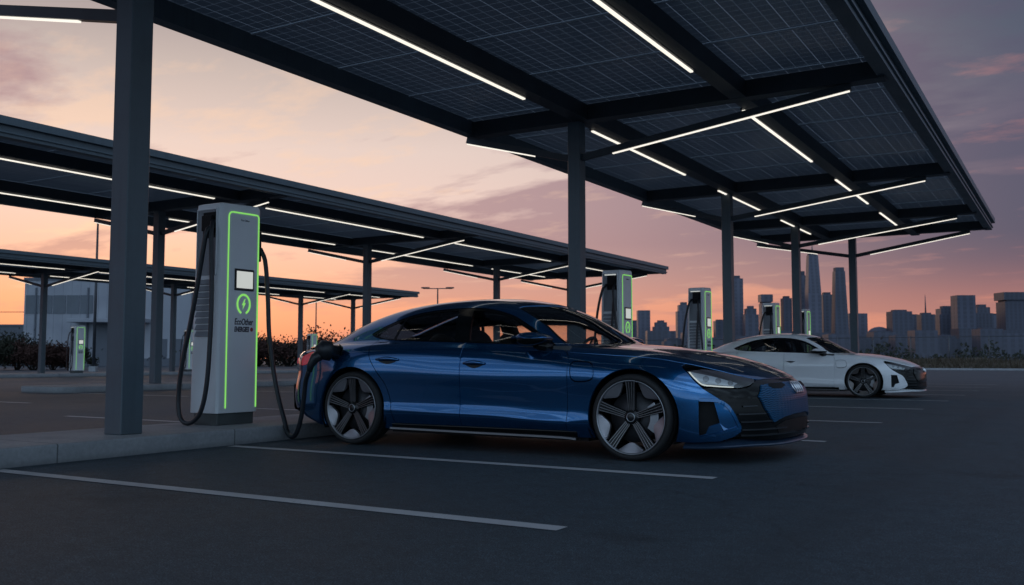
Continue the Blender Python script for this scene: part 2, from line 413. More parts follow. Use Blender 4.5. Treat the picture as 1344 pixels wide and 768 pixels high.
side = t.ramp(el, [(0, L(196,128,114)), (.033, L(205,138,121)), (.065, L(190,125,117)), (.095, L(150,106,113)), (.135, L(112,94,111)),
                   (.215, L(100,91,112)), (.29, L(84,89,108)), (.36, L(72,83,102)), (.55, L(92,104,128)), (1, L(124,138,168))])
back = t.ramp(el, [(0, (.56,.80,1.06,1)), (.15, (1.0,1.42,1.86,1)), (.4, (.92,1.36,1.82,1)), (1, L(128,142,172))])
def mrange(v, a, b, smooth=True):
    o = t.node('ShaderNodeMapRange'); o.interpolation_type = 'SMOOTHSTEP' if smooth else 'LINEAR'
    o.inputs[1].default_value = a; o.inputs[2].default_value = b; t.link(v, o.inputs[0]); return o.outputs[0]
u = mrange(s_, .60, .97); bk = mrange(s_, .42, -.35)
base = t.mix(u, side, glow)
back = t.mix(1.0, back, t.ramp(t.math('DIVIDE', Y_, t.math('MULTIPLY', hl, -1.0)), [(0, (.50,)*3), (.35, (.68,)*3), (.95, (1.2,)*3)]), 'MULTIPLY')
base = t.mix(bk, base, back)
# clouds drift on a flat ceiling, so they foreshorten towards the horizon
dv = t.math('ADD', el, .11)
cv = t.node('ShaderNodeCombineXYZ'); t.link(t.math('DIVIDE', X_, dv), cv.inputs[0]); t.link(t.math('DIVIDE', Y_, dv), cv.inputs[1])
mp = t.node('ShaderNodeMapping'); mp.inputs['Rotation'].default_value = (0, 0, R(35)); mp.inputs['Scale'].default_value = (1.0, 1.55, 1); mp.inputs['Location'].default_value = (1.7, .6, 0)
t.link(cv.outputs[0], mp.inputs[0])
n1 = t.node('ShaderNodeTexNoise'); n1.inputs['Scale'].default_value = .85; n1.inputs['Detail'].default_value = 9; n1.inputs['Roughness'].default_value = .56; n1.inputs['Distortion'].default_value = .2
t.link(mp.outputs[0], n1.inputs['Vector'])
n2 = t.node('ShaderNodeTexNoise'); n2.inputs['Scale'].default_value = 2.6; n2.inputs['Detail'].default_value = 8; n2.inputs['Roughness'].default_value = .6
t.link(mp.outputs[0], n2.inputs['Vector'])
band = t.ramp(el, [(0, (.12,)*3), (.05, (.35,)*3), (.12, (.9,)*3), (.3, (.85,)*3), (.6, (.6,)*3)])
bank = t.math('MULTIPLY', t.ramp(el, [(.07, (0,)*3), (.115, (1,)*3), (.16, (1,)*3), (.205, (0,)*3)]), t.math('MULTIPLY', mrange(s_, .99, .93), mrange(s_, .55, .68)))
bank2 = t.math('MULTIPLY', t.ramp(el, [(.04, (0,)*3), (.065, (1,)*3), (.085, (1,)*3), (.11, (0,)*3)]), mrange(s_, .997, .96))
cov = t.math('ADD', t.math('ADD', n1.outputs[0], t.math('MULTIPLY', t.math('SUBTRACT', 1.0, u), .085)), t.math('ADD', t.math('MULTIPLY', bank, .18), t.math('MULTIPLY', bank2, .12)))
cl = t.math('MULTIPLY', t.ramp(cov, [(.525, (0,)*3), (.61, (1,)*3)]), band)
ccol = t.mix(u, L(86,84,106), L(158,124,136))
ccol = t.mix(bk, ccol, L(96,104,126))
base = t.mix(t.math('MULTIPLY', cl, t.math('SUBTRACT', 1.0, t.math('MULTIPLY', u, .14))), base, ccol)
lit = t.math('MULTIPLY', t.math('MULTIPLY', t.ramp(t.math('ADD', n2.outputs[0], t.math('MULTIPLY', t.math('MULTIPLY', t.ramp(el, [(.20, (0,)*3), (.235, (1,)*3), (.28, (1,)*3), (.31, (0,)*3)]), mrange(s_, .945, .975)), .10)), [(.56, (0,)*3), (.70, (1,)*3)]), t.math('SUBTRACT', 1.0, t.math('MULTIPLY', cl, .5))),
             t.ramp(el, [(.04, (0,)*3), (.12, (1,)*3), (.30, (.6,)*3), (.40, (0,)*3)]))
litc = t.mix(u, L(196,128,124), L(246,206,176))
base = t.mix(t.math('MULTIPLY', lit, t.math('MULTIPLY', t.math('SUBTRACT', 1.0, bk), .62)), base, litc)
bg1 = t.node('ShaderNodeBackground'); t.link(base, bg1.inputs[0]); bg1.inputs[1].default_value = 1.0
sky = t.node('ShaderNodeTexSky'); sky.sky_type = 'NISHITA'; sky.sun_disc = False
sky.sun_elevation = R(2); sky.sun_rotation = math.atan2(SUN_AZ.x, SUN_AZ.y); sky.altitude = 100; sky.dust_density = 2
bg2 = t.node('ShaderNodeBackground'); t.link(sky.outputs[0], bg2.inputs[0]); bg2.inputs[1].default_value = .012
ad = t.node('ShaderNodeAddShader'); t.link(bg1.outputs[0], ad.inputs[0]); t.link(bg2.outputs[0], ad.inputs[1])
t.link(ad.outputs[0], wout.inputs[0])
sl = bpy.data.lights.new('sun', 'SUN'); sl.energy = .15; sl.angle = R(14); sl.color = (1, .72, .52)
so = bpy.data.objects.new('sun', sl); COL.objects.link(so)
sd = Vector((SUN_AZ.x, SUN_AZ.y, math.tan(R(5)))); so.rotation_euler = sd.to_track_quat('Z', 'Y').to_euler(); so.location = (0, 0, 40)

# ------------------------------------------------------------------ ground
def asphalt():
    m, t, out = new_mat('asphalt')
    b = t.node('ShaderNodeBsdfPrincipled'); t.link(b.outputs[0], out.inputs[0])
    tc = t.node('ShaderNodeTexCoord').outputs['Object']
    def nz(sc, det=6, rough=.6):
        n = t.node('ShaderNodeTexNoise'); n.inputs['Scale'].default_value = sc; n.inputs['Detail'].default_value = det; n.inputs['Roughness'].default_value = rough
        t.link(tc, n.inputs['Vector']); return n.outputs[0]
    big = nz(.35, 6); mid = nz(4, 8, .7); fine = nz(140, 3, .8); fine2 = nz(420, 2, .8)
    c = t.ramp(big, [(.3, (.023,.037,.048)), (.7, (.038,.056,.071))])
    c = t.mix(t.math('MULTIPLY', t.ramp(mid, [(.35, (0,)*3), (.75, (1,)*3)]), .35), c, (.030,.040,.048,1))
    sp = t.ramp(fine, [(.36, (.25,)*3), (.50, (.9,)*3), (.64, (3.0,)*3)])
    c = t.mix(1.0, c, sp, 'MULTIPLY')
    c = t.mix(1.0, c, t.ramp(nz(34, 5, .7), [(.32, (.62,)*3), (.52, (1.0,)*3), (.70, (1.5,)*3)]), 'MULTIPLY')
    c = t.mix(1.0, c, t.ramp(nz(7.5, 6, .7), [(.34, (.78,)*3), (.66, (1.2,)*3)]), 'MULTIPLY')
    # hairline cracks and oil drips
    v = t.node('ShaderNodeTexVoronoi'); v.feature = 'DISTANCE_TO_EDGE'; v.inputs['Scale'].default_value = .22
    wv = t.node('ShaderNodeVectorMath'); wv.operation = 'ADD'
    wn = t.node('ShaderNodeTexNoise'); wn.inputs['Scale'].default_value = 1.3; wn.inputs['Detail'].default_value = 5; t.link(tc, wn.inputs['Vector'])
    t.link(tc, wv.inputs[0]); t.link(wn.outputs['Color'], wv.inputs[1]); t.link(wv.outputs[0], v.inputs['Vector'])
    cr = t.ramp(v.outputs['Distance'], [(0, (.15,)*3), (.0045, (1,)*3)])
    c = t.mix(.40, c, t.mix(1.0, c, cr, 'MULTIPLY'))
    oil = t.ramp(nz(.9, 4), [(.60, (1,)*3), (.72, (.55,)*3)])
    c = t.mix(1.0, c, oil, 'MULTIPLY')
    # darker wheel tracks across the lane and a few square repair patches
    sp2 = t.node('ShaderNodeSeparateXYZ'); t.link(tc, sp2.inputs[0])
    tr_ = t.math('ABSOLUTE', t.math('SUBTRACT', t.math('FRACT', t.math('DIVIDE', t.math('ADD', sp2.outputs[0], t.math('MULTIPLY', wn.outputs[0], .5)), 1.75)), .5))
    trk = t.math('MULTIPLY', t.math('GREATER_THAN', sp2.outputs[0], -1.6), t.ramp(tr_, [(.0, (1,)*3), (.16, (0,)*3)]))
    c = t.mix(t.math('MULTIPLY', trk, .28), c, (.018,.025,.031,1))
    t.link(c, b.inputs['Base Color'])
    t.link(t.ramp(big, [(.3, (.62,)*3), (.7, (.80,)*3)]), b.inputs['Roughness'])
    b.inputs['Specular IOR Level'].default_value = .45
    bp = t.node('ShaderNodeBump'); bp.inputs['Strength'].default_value = .55; bp.inputs['Distance'].default_value = .006
    t.link(t.math('ADD', fine, t.math('MULTIPLY', fine2, .5)), bp.inputs['Height']); t.link(bp.outputs[0], b.inputs['Normal'])
    return m
MAT['asphalt'] = asphalt()
g = MB(); g.add([(-9000,-9000,0),(9000,-9000,0),(9000,9000,0),(-9000,9000,0)], [(0,1,2,3)])
tag(g.build('asphalt_ground', MAT['asphalt'], recalc=False), kind='structure')

def worn_paint():
    m, t, out = new_mat('worn_line_paint')
    b = t.node('ShaderNodeBsdfPrincipled'); b.inputs['Roughness'].default_value = .75
    tc = t.node('ShaderNodeTexCoord').outputs['Object']
    n = t.node('ShaderNodeTexNoise'); n.inputs['Scale'].default_value = 2.2; n.inputs['Detail'].default_value = 6; t.link(tc, n.inputs['Vector'])
    f = t.node('ShaderNodeTexNoise'); f.inputs['Scale'].default_value = 70; f.inputs['Detail'].default_value = 6; f.inputs['Roughness'].default_value = .75; t.link(tc, f.inputs['Vector'])
    t.link(t.ramp(n.outputs[0], [(.3, (.34,.345,.36)), (.7, (.47,.475,.49))]), b.inputs['Base Color'])
    tr = t.node('ShaderNodeBsdfTransparent'); mx = t.node('ShaderNodeMixShader')
    wear = t.math('ADD', f.outputs[0], t.math('MULTIPLY', n.outputs[0], .35))
    t.link(t.ramp(wear, [(.78, (1,)*3), (.86, (.25,)*3)]), mx.inputs[0])
    t.link(tr.outputs[0], mx.inputs[1]); t.link(b.outputs[0], mx.inputs[2]); t.link(mx.outputs[0], out.inputs[0]); return m
MAT['line'] = worn_paint()
def line(x0, y0, x1, y1, w=.11):
    a, b = Vector((x0,y0,0)), Vector((x1,y1,0)); d = (b-a).normalized(); n = Vector((-d.y, d.x, 0))*w/2
    c = (a+b)/2
    me = bpy.data.meshes.new('parking_line'); me.from_pydata([a-n-c, b-n-c, b+n-c, a+n-c], [], [(0,1,2,3)]); me.materials.append(MAT['line'])
    o = link_mesh('parking_line', me); o.location = (c.x, c.y, .004)
    tag(o, kind='structure', group='painted parking bay lines')
for y in (1.05, 4.08, 6.33, 9.68, 12.87, 16.7, 20.2, 23.6, 27.0, 30.4, 33.8): line(-6.84, y, -2.15, y, .12)
for y in (5.5, 8.42, 11.32, 14.2, 17.1, 20.0, 22.9, 25.8, 28.7): line(-12.45, y, -8.16, y)
for y in (10.55, 14.2, 17.4, 20.6, 23.8, 27.0, 30.2, 33.4): line(-20.75, y, -16.7, y)
for y in (20, 23, 26, 29, 32, 35, 38): line(-29.0, y, -23.4, y)

def kerb(x0, x1, y0, y1, h=.15, r=.5):
    m = MB(); n = 6; P = []
    for cx, cy, a0 in ((x1-r,y1-r,0),(x0+r,y1-r,90),(x0+r,y0+r,180),(x1-r,y0+r,270)):
        for k in range(n+1): a = R(a0+90*k/n); P.append((cx+r*math.cos(a), cy+r*math.sin(a)))
    m.prism(P, -.05, h)
    o = m.build('kerb_island', MAT['kerb'], bevel=.018, seg=2)
    tag(o, kind='structure')
    # narrow joints between the kerb stones
    return o
kerb(-8.16, -6.92, -6, 41)
kerb(-22.75, -20.75, 13.9, 48)
kerb(-44.0, -39.9, 17, 58)

# ------------------------------------------------------------------ solar canopies
def pv_mat():
    m, t, out = new_mat('solar_cells')
    b = t.node('ShaderNodeBsdfPrincipled'); t.link(b.outputs[0], out.inputs[0])
    tc = t.node('ShaderNodeTexCoord').outputs['Object']
    s = t.node('ShaderNodeSeparateXYZ'); t.link(tc, s.inputs[0])
    def lines(v, pitch, w):
        q = t.math('FRACT', t.math('DIVIDE', t.math('ADD', v, 50.0), pitch))
        d = t.math('ABSOLUTE', t.math('SUBTRACT', q, .5))
        return t.math('GREATER_THAN', d, .5 - w/pitch/2)
    cell = t.math('MAXIMUM', lines(s.outputs[0], .182, .006), lines(s.outputs[1], .182, .006))
    half = lines(s.outputs[0], .546, .009)
    gs = t.node('ShaderNodeSeparateXYZ'); t.link(t.node('ShaderNodeTexCoord').outputs['Generated'], gs.inputs[0])
    far = lambda v, e: t.math('GREATER_THAN', t.math('ABSOLUTE', t.math('SUBTRACT', v, .5)), .5 - e)
    half = t.math('MAXIMUM', half, t.math('MAXIMUM', far(gs.outputs[0], .011), far(gs.outputs[1], .015)))
    bus = lines(s.outputs[1], .0303, .0016)
    n = t.node('ShaderNodeTexNoise'); n.inputs['Scale'].default_value = 1.4; n.inputs['Detail'].default_value = 5; t.link(tc, n.inputs['Vector'])
    oi = t.node('ShaderNodeObjectInfo')
    c = t.ramp(n.outputs[0], [(.3, (.075,.100,.130)), (.7, (.110,.140,.175))])
    c = t.mix(1.0, c, t.ramp(oi.outputs['Random'], [(0, (.78,)*3), (1, (1.15,)*3)]), 'MULTIPLY')
    c = t.mix(t.math('MULTIPLY', bus, .25), c, (.22,.26,.30,1))
    c = t.mix(t.math('MULTIPLY', cell, .55), c, (.32,.37,.42,1))
    c = t.mix(t.math('MULTIPLY', half, .75), c, (.62,.66,.70,1))
    t.link(c, b.inputs['Base Color']); b.inputs['Roughness'].default_value = .30; b.inputs['Specular IOR Level'].default_value = .35
    # glass-glass panels: daylight leaks through between the cells
    tl = t.node('ShaderNodeBsdfTranslucent'); t.link(t.mix(t.math('MAXIMUM', cell, half), (.10,.125,.155,1), (.42,.46,.50,1)), tl.inputs[0])
    mx = t.node('ShaderNodeMixShader'); t.link(t.math('MULTIPLY_ADD', t.math('MAXIMUM', t.math('MULTIPLY', cell, .34), t.math('MULTIPLY', half, .70)), .38, .19), mx.inputs[0])
    t.link(b.outputs[0], mx.inputs[1]); t.link(tl.outputs[0], mx.inputs[2]); t.link(mx.outputs[0], out.inputs[0])
    return m
MAT['pv'] = pv_mat()
MAT['pv_frame'] = pbr('panel_frame', (.50, .54, .58), .4, .4, .08, 4)
PV = {}
def pv_panel(w, l, parent, x, y, z):
    key = (round(w,3), round(l,3))
    if key not in PV:
        m = MB(); f = .012
        m.add([(-w/2+f,-l/2+f,.008),(-w/2+f,l/2-f,.008),(w/2-f,l/2-f,.008),(w/2-f,-l/2+f,.008)], [(0,1,2,3)], 0)
        m.box((-w/2, -l/2, -.006), (w/2, -l/2+f, .035), 1); m.box((-w/2, l/2-f, -.006), (w/2, l/2, .035), 1)
        m.box((-w/2, -l/2+f, -.006), (-w/2+f, l/2-f, .035), 1); m.box((w/2-f, -l/2+f, -.006), (w/2, l/2-f, .035), 1)
        o = m.build('solar_panel', [MAT['pv'], MAT['pv_frame']], parent, recalc=False); PV[key] = o.data
    else: o = link_mesh('solar_panel', PV[key], parent)
    o.location = (x, y, z)

def canopy(label, cols, xL, xR, y0, y1, purl, segs, hb=4.92):
    """cols: (x, y) of columns; purl: x of the lengthwise beams that carry the light strips"""
    ox, oy = cols[0]
    T = thing('solar_canopy', label, 'solar canopy', (ox, oy, 0), 0, 'solar canopies over the parking rows')
    def P(x, y, z): return (x-ox, y-oy, z)
    zb, zt = hb, hb+.27
    mid = purl[0]
    for k, (cx, cy) in enumerate(cols):
        w = .115
        m = MB(); m.box(P(cx-w, cy-w, .15), P(cx+w, cy+w, zb+.02))
        m.build('column', MAT['steel'], T, bevel=.008, seg=1)
        b = MB(); b.box(P(xL+.16, cy-.13, zb), P(xR-.12, cy-.105, zt-.003)); b.box(P(xL+.16, cy+.105, zb), P(xR-.12, cy+.13, zt-.003))
        b.box(P(xL+.16, cy-.105, zb+.002), P(xR-.12, cy+.105, zb+.03))
        b.build('cross_beam', MAT['steel_dark'], T)
        for sgn, xt in ((1, xR-.62), (-1, xL+.02)):
            a = Vector(P(cx+sgn*.10, cy, zb-.62)); e = Vector(P(xt, cy, zb-.035))
            if sgn < 0 and cols[0][0] > -8 and k == 0:      # the nearest inner strut sits lower, on a hanger from the edge beam
                a.z = 3.98; e.z = 4.46
                hg = MB(); hg.bar(e, (e.x, e.y, zb+.06), .06, .06, up=(1,0,0)); hg.build('hanger', MAT['steel_dark'], T)
            m = MB(); m.bar(a, e, .085, .11)
            so_ = m.build('strut', MAT['steel_dark'], T)
            d = (e-a); l = MB(); dn = Vector((0,0,-1)); nrm = d.normalized()
            off = Vector((nrm.z*sgn, 0, -abs(nrm.x)))*.066
            l.bar(a + d*(.13 if sgn > 0 else .33) + off, e - d*.005 + off, .038, .018)
            l.build('strip_light', MAT['led'], so_)
    beams = [xL+.10] + list(purl) + [xR-.12]
    for k, bx in enumerate(beams):
        edge = k in (0, len(beams)-1)
        m = MB()
        if edge:
            s = -1 if k == 0 else 1
            m.box(P(bx-.10, y0, zb+.03), P(bx+.10, y1, zt+.055))
            if s > 0:
                m.box(P(bx+.103, y0-.02, zt-.02), P(bx+.19, y1+.06, zt+.13)); m.box(P(bx+.04, y0-.02, zb+.10), P(bx+.135, y1+.05, zb+.13))
            else: m.box(P(bx-.15, y0-.02, zt+.01), P(bx-.103, y1+.06, zt+.12))
            m.build('edge_beam', MAT['steel'], T)
        else:
            m.box(P(bx-.13, y0, zb+.003), P(bx+.13, y1, zt-.006))
            m.build('purlin', MAT['steel_dark'], T)
    for yy, nm in ((y0, 0), (y1, 1)):
        m = MB(); m.box(P(xL+.21, yy-.06, zb+.06), P(xR-.23, yy+.06, zt+.04)); m.build('end_beam', MAT['steel'], T)
    # light strips hung under the purlins, broken at each column
    for bx in purl:
        for (a, b) in segs:
            m = MB(); m.box(P(bx-.156, a, zb-.026), P(bx-.110, b, zb-.004)); so_ = m.build('strip_light', MAT['led'], T)
            h = MB(); h.box(P(bx-.18, a-.02, zb-.003), P(bx-.075, b+.02, zb+.03)); h.build('light_channel', MAT['steel_dark'], so_)
    # panels: one column of panels per gap between the beams
    n = max(1, round((y1-y0-.2)/1.8)); l = (y1-y0-.2)/n
    for a, b in zip(beams[:-1], beams[1:]):
        w = b-a-.05
        for i in range(n):
            pv_panel(w, l-.012, T, (a+b)/2-ox, y0+.1+l*(i+.5)-oy, zt+.012)
    return T
canopy('large solar canopy with glowing light strips overhead, above the blue car',
       [(-7.33,5.52),(-7.33,14.5),(-7.33,22.8),(-7.3,29.4),(-6.35,33.2)], -9.62, -2.12, -3.5, 33.7, (-7.18,-4.42),
       [(-2.8,4.2),(6.6,12.65),(15.1,19.8),(22.1,26.0),(27.8,31.4)])
canopy('middle solar canopy standing beyond the near charging island',
       [(-21.75,8.3),(-21.75,17.35),(-21.75,26.35),(-21.75,35.2),(-21.75,42.2)], -24.6, -16.95, 4.5, 43.2, (-22.5,-18.6),
       [(4.8,7.6),(8.9,16.6),(18.4,25.6),(27.5,34.6),(36.2,41.2)])
canopy('farthest solar canopy in front of the pale warehouse',
       [(-42.4,18.2),(-42.4,27.3),(-42.4,34.9),(-42.4,44.8),(-42.4,49.9)], -45.3, -37.7, 14, 51.0, (-43.2,-39.4),
       [(14.4,17.6),(18.9,26.4),(28.2,34.8),(36.6,43.8),(46,49.2)])

# ------------------------------------------------------------------ charging stations
def smooth_tube(pts, r, n=10, step=.04): 
    m = MB(); m.tube([tuple(q) for q in spline(pts, step)], r, n); return m
def text_mesh(body, size, name, mat, parent, loc, rot, align='LEFT', bold=0, shear=0, sx=1):
    cu = bpy.data.curves.new('lettering', 'FONT'); cu.body = body; cu.size = size; cu.extrude = .0012; cu.offset = bold; cu.shear = shear; cu.align_x = align
    o = bpy.data.objects.new('lettering', cu); COL.objects.link(o)
    dg = bpy.context.evaluated_depsgraph_get(); me = bpy.data.meshes.new_from_object(o.evaluated_get(dg))
    bpy.data.objects.remove(o); me.materials.clear(); me.materials.append(mat)
    q = link_mesh(name, me, parent); q.location = loc; q.rotation_euler = rot; q.scale = (sx, 1, 1); return q
# local frame: front (screen) face at x=0 looking +x, depth to -x, width along y 0..W, base z=0
CW, CD, CH = .55, .36, 2.28
def ring_strip(path, w, d0, d1, m=0):
    """flat strip along a yz path on the front face"""
    mb = MB(); n = len(path)
    V = []; P = [Vector((0, a, b)) for a, b in path]
    for i, q in enumerate(P):
        tdir = (P[min(i+1, n-1)] - P[max(i-1, 0)]).normalized(); s = Vector((0, -tdir.z, tdir.y))*w/2
        for x, sg in ((d0,-1),(d1,-1),(d1,1),(d0,1)): V.append((x, q.y+s.y*sg, q.z+s.z*sg))
    Fs = [(i*4+k, i*4+(k+1)%4, (i+1)*4+(k+1)%4, (i+1)*4+k) for i in range(n-1) for k in range(4)] + [(3,2,1,0), tuple((n-1)*4+k for k in range(4))]
    return mb.add(V, Fs, m)
def charger(label, loc):
    T = thing('charging_station', label, 'charging station', loc, 0, 'charging stations on the parking islands')
    # cabinet: rounded plan, slightly deeper at the foot, real recess in the -y side
    rr = .035
    def plan(d):
        P = []
        for cx, cy, a0 in ((-rr, CW-rr, 0), (-d+rr, CW-rr, 90), (-d+rr, rr, 180), (-rr, rr, 270)):
            for k in range(5): a = R(a0+90*k/4); P.append((cx+rr*math.cos(a), cy+rr*math.sin(a)))
        return P
    zs = [(.12, CD+.05), (1.0, CD+.03), (1.9, CD+.012), (CH-.03, CD), (CH, CD-.03)]
    # shell built as two mouldings: front pillar and rear body, with the recess between them on the -y side
    m = MB(); V = []; N = 20
    for z, d in zs:
        for x, y in plan(d):
            ins = .03 if z == CH else 0
            V.append((x-ins*(.3 if x > -d/2 else -.3), y + (ins*.6 if y < CW/2 else -ins*.6), z - (.0 if z < CH else .02*(1-(y/CW)))))
    Fs = []
    for i in range(len(zs)-1):
        for k in range(N):
            Fs.append((i*N+k, i*N+(k+1)%N, (i+1)*N+(k+1)%N, (i+1)*N+k))
    m.add(V, Fs, 0, False); m.f.append(list(range((len(zs)-1)*N, len(zs)*N))); m.m.append(0); m.sm.append(False)
    m.f.append(list(range(N))[::-1]); m.m.append(0); m.sm.append(False)
    cabo = m.build('cabinet', MAT['cab'], T, bevel=.004, seg=1)
    # side niche: proud frame and dark holster pocket
    q = MB(); xa, xb = -CD+.035, -.055
    for lo, hi in (((xa-.012,-.018,1.52),(xa,.02,2.19)), ((xb,-.018,1.52),(xb+.012,.02,2.19)), ((xa-.012,-.018,2.19),(xb+.012,.02,2.205))): q.box(lo, hi)
    q.build('niche_frame', MAT['cab'], T, bevel=.003, seg=1)
    q = MB(); q.box((xa+.002,-.006,1.52), (xb-.002,.02,2.188)); q.build('niche_panel', MAT['cab_in'], T)
    q = MB(); q.box((xa+.075,-.012,1.90), (xb-.012,.02,2.165)); q.box((xa+.095,-.05,1.97),(xb-.03,.0,2.13)); q.build('holster', MAT['black_mat'], T, bevel=.008)
    q = MB(); q.box((xa+.03,-.016,2.166), (xb-.02,-.004,2.184)); q.build('niche_light', MAT['cab_in'] if 'nearest' in label else MAT['screen'], T)
    # louvres
    q = MB()
    for k in range(9):
        z = .90 + k*.066
        q.add([(-CD+.03,-.022,z),(-.085,-.022,z),(-.085,.0,z+.050),(-CD+.03,.0,z+.050),(-CD+.03,.0,z-.004),(-.085,.0,z-.004)], [(0,1,2,3),(4,5,1,0)])
    q.build('vent_louvres', MAT['cab_in'], T, recalc=False)
    q = MB(); q.box((-CD-.01,.03,0),(-.03,CW-.03,.125)); q.build('plinth', MAT['plinth'], T, bevel=.006, seg=1)
    # green light line: up the left of the face, over the top and down the right
    yl, yr, zt = .105, CW-.035, CH-.10
    path = [(yl, .17), (yl, zt-.05)] + [(yl+.05-.05*math.cos(a), zt-.05+.05*math.sin(a)) for a in (R(22),R(45),R(68))] + [(yl+.05, zt), (yr-.03, zt+.005)] + [(yr-.03+.03*math.sin(a), zt-.025+.03*math.cos(a)) for a in (R(30),R(60))] + [(yr, zt-.03), (yr, .17)]
    ring_strip(path, .014, -.004, .006).build('light_line', MAT['green'], T)
    # screen
    sc = MB(); sc.box((-.002,.195,1.375),(.012,.455,1.60)); sc = sc.build('screen', MAT['black_gloss'], T, bevel=.006)
    d = MB(); d.box((.0125,.215,1.40),(.0145,.435,1.575)); d = d.build('display', MAT['screen'], sc)
    # round charging symbol
    ic = [(.325+.085*math.sin(R(a))*1.0, 1.235+.098*math.cos(R(a))) for a in range(-158, 159, 7)]
    ic = ring_strip(ic, .020, -.002, .005)
    ic.add([(.005,y,z) for y,z in ((.338,1.29),(.300,1.225),(.322,1.225),(.308,1.175),(.352,1.248),(.330,1.248),(.348,1.29))], [(0,1,2,5,6),(2,3,4,5)])
    ic.build('charging_symbol', MAT['green'], T, recalc=False)
    rot = (R(90), 0, R(90))
    text_mesh('EcoOther', .092, 'lettering', MAT['ink'], T, (.0012,.205,1.022), rot, bold=.002, shear=.15, sx=.68)
    text_mesh('ENERGIES', .072, 'lettering', MAT['ink'], T, (.0012,.205,.950), rot, bold=.003, shear=.12, sx=.64)
    e = MB(); e.prism([((.442+.020*math.cos(a)), .975+.022*math.sin(a)) for a in [2*math.pi*k/14 for k in range(14)]], 0, .002, 0, Matrix(((0,0,1,0),(1,0,0,0),(0,1,0,0),(0,0,0,1))))
    e.build('red_mark', MAT['red_ink'], T)
    text_mesh('Eco Other', .03, 'lettering', MAT['plinth'], T, (.0012,.27,2.10), rot, sx=.9)
    return T
def plug_body(mb, p, d, up):
    """pistol grip charging plug: nose at p pointing along d"""
    d = Vector(d).normalized(); up = Vector(up); s = d.cross(up).normalized(); up = s.cross(d)
    mb.tube([p, p-d*.05, p-d*.055, p-d*.10, p-d*.16, p-d*.20], [.040,.040,.062,.070,.060,.036], 16)
    mb.tube([p-d*.13+up*.01, p-d*.20-up*.04, p-d*.24-up*.12, p-d*.245-up*.19], [.042,.040,.032,.024], 12)
hero = charger('nearest charging station, plugged into the blue car', (-7.40, 6.65, .15))
# loop of cable hanging in front of the vents and back up into the holster
lp = [(-.085,-.02,2.02),(-.095,-.085,1.98),(-.13,-.10,1.80),(-.19,-.11,1.45),(-.27,-.12,1.05),(-.37,-.13,.62),(-.415,-.13,.30),(-.39,-.13,.10),(-.32,-.13,.030),(-.22,-.12,.035),(-.11,-.11,.14),(-.045,-.10,.40),(-.02,-.09,.85),(-.022,-.08,1.35),(-.045,-.075,1.75),(-.07,-.06,1.98),(-.09,-.02,2.08)]
c1 = smooth_tube(lp, .0235).build('cable', MAT['rubber'], hero)
PORT = Vector((-6.19, 7.03, .885))                       # charge port on the rear wing of the blue car (world)
def W2(p): return tuple(Vector(p) - Vector((-7.40, 6.65, .15)))
cp = [W2(q) for q in ((-7.43,7.225,1.99),(-7.37,7.235,1.87),(-7.30,7.215,1.5),(-7.215,7.17,1.02),(-7.06,7.13,.50),(-6.90,7.09,.18),(-6.80,7.04,.060),(-6.68,7.0,.055),(-6.58,6.97,.20),(-6.51,6.94,.42),(-6.45,6.90,.60),(-6.36,6.85,.71))]
c2 = smooth_tube(cp, .0235).build('cable', MAT['rubber'], hero)
pl = MB()
pp = Vector(W2(PORT))
pl.tube([pp+Vector((.03,.03,0)), pp+Vector((-.01,-.04,.01)), pp+Vector((-.02,-.055,.012)), pp+Vector((-.06,-.13,.02)), pp+Vector((-.085,-.17,.01))], [.06,.06,.098,.094,.05], 20)
pl.tube([pp+Vector((-.05,-.11,.0)), pp+Vector((-.11,-.17,-.06)), pp+Vector((-.15,-.185,-.13)), pp+Vector((-.16,-.19,-.19))], [.06,.05,.036,.026], 14)
pl.build('charging_plug', MAT['rubber'], c2)
c3 = MB(); c3.box((-.30,CW-.002,1.70),(-.02,CW+.035,2.02)); c3.build('cable_outlet', MAT['black_mat'], hero, bevel=.012)

def hang(T, side, back=False):
    pts = [(-.10,-.02,2.0),(-.09,-.10,1.9),(-.05,-.12,1.5),(.0,-.12,1.0),(.02,-.12,.55),(-.02,-.12,.25),(-.10,-.11,.14),(-.16,-.10,.3),(-.14,-.09,.9),(-.12,-.05,1.5),(-.11,-.02,1.75)]
    smooth_tube(pts, .023, 7, .12).build('cable', MAT['rubber'], T)
    pts = [(-.26,-.01,2.0),(-.30,-.09,1.92),(-.40,-.10,1.5),(-.47,-.08,.95),(-.50,-.06,.45),(-.46,-.05,.2),(-.40,-.04,.12)]
    smooth_tube(pts, .023, 7, .12).build('cable', MAT['rubber'], T)
proto = charger('tall grey charging station just behind the windscreen of the blue car', (-6.92, 15.38, .15)); hang(proto, 0)
for lab, loc in (('charging station behind the tail of the white car', (-7.05,20.15,.15)),
                 ('charging station rising over the middle of the white car roof', (-7.25,26.7,.15)),
                 ('farthest charging station of the near row, over the white car windscreen', (-7.30,30.55,.15)),
                 ('charging station on the far island left of the big foreground column', (-41.0,28.05,.15)),
                 ('charging station on the far island half hidden behind the nearest charging station', (-41.0,34.75,.15)),
                 ('charging station on the far island just beyond the tail of the blue car', (-41.0,44.3,.15))):
    c = copy_tree(proto); c.location = loc; c['label'] = lab

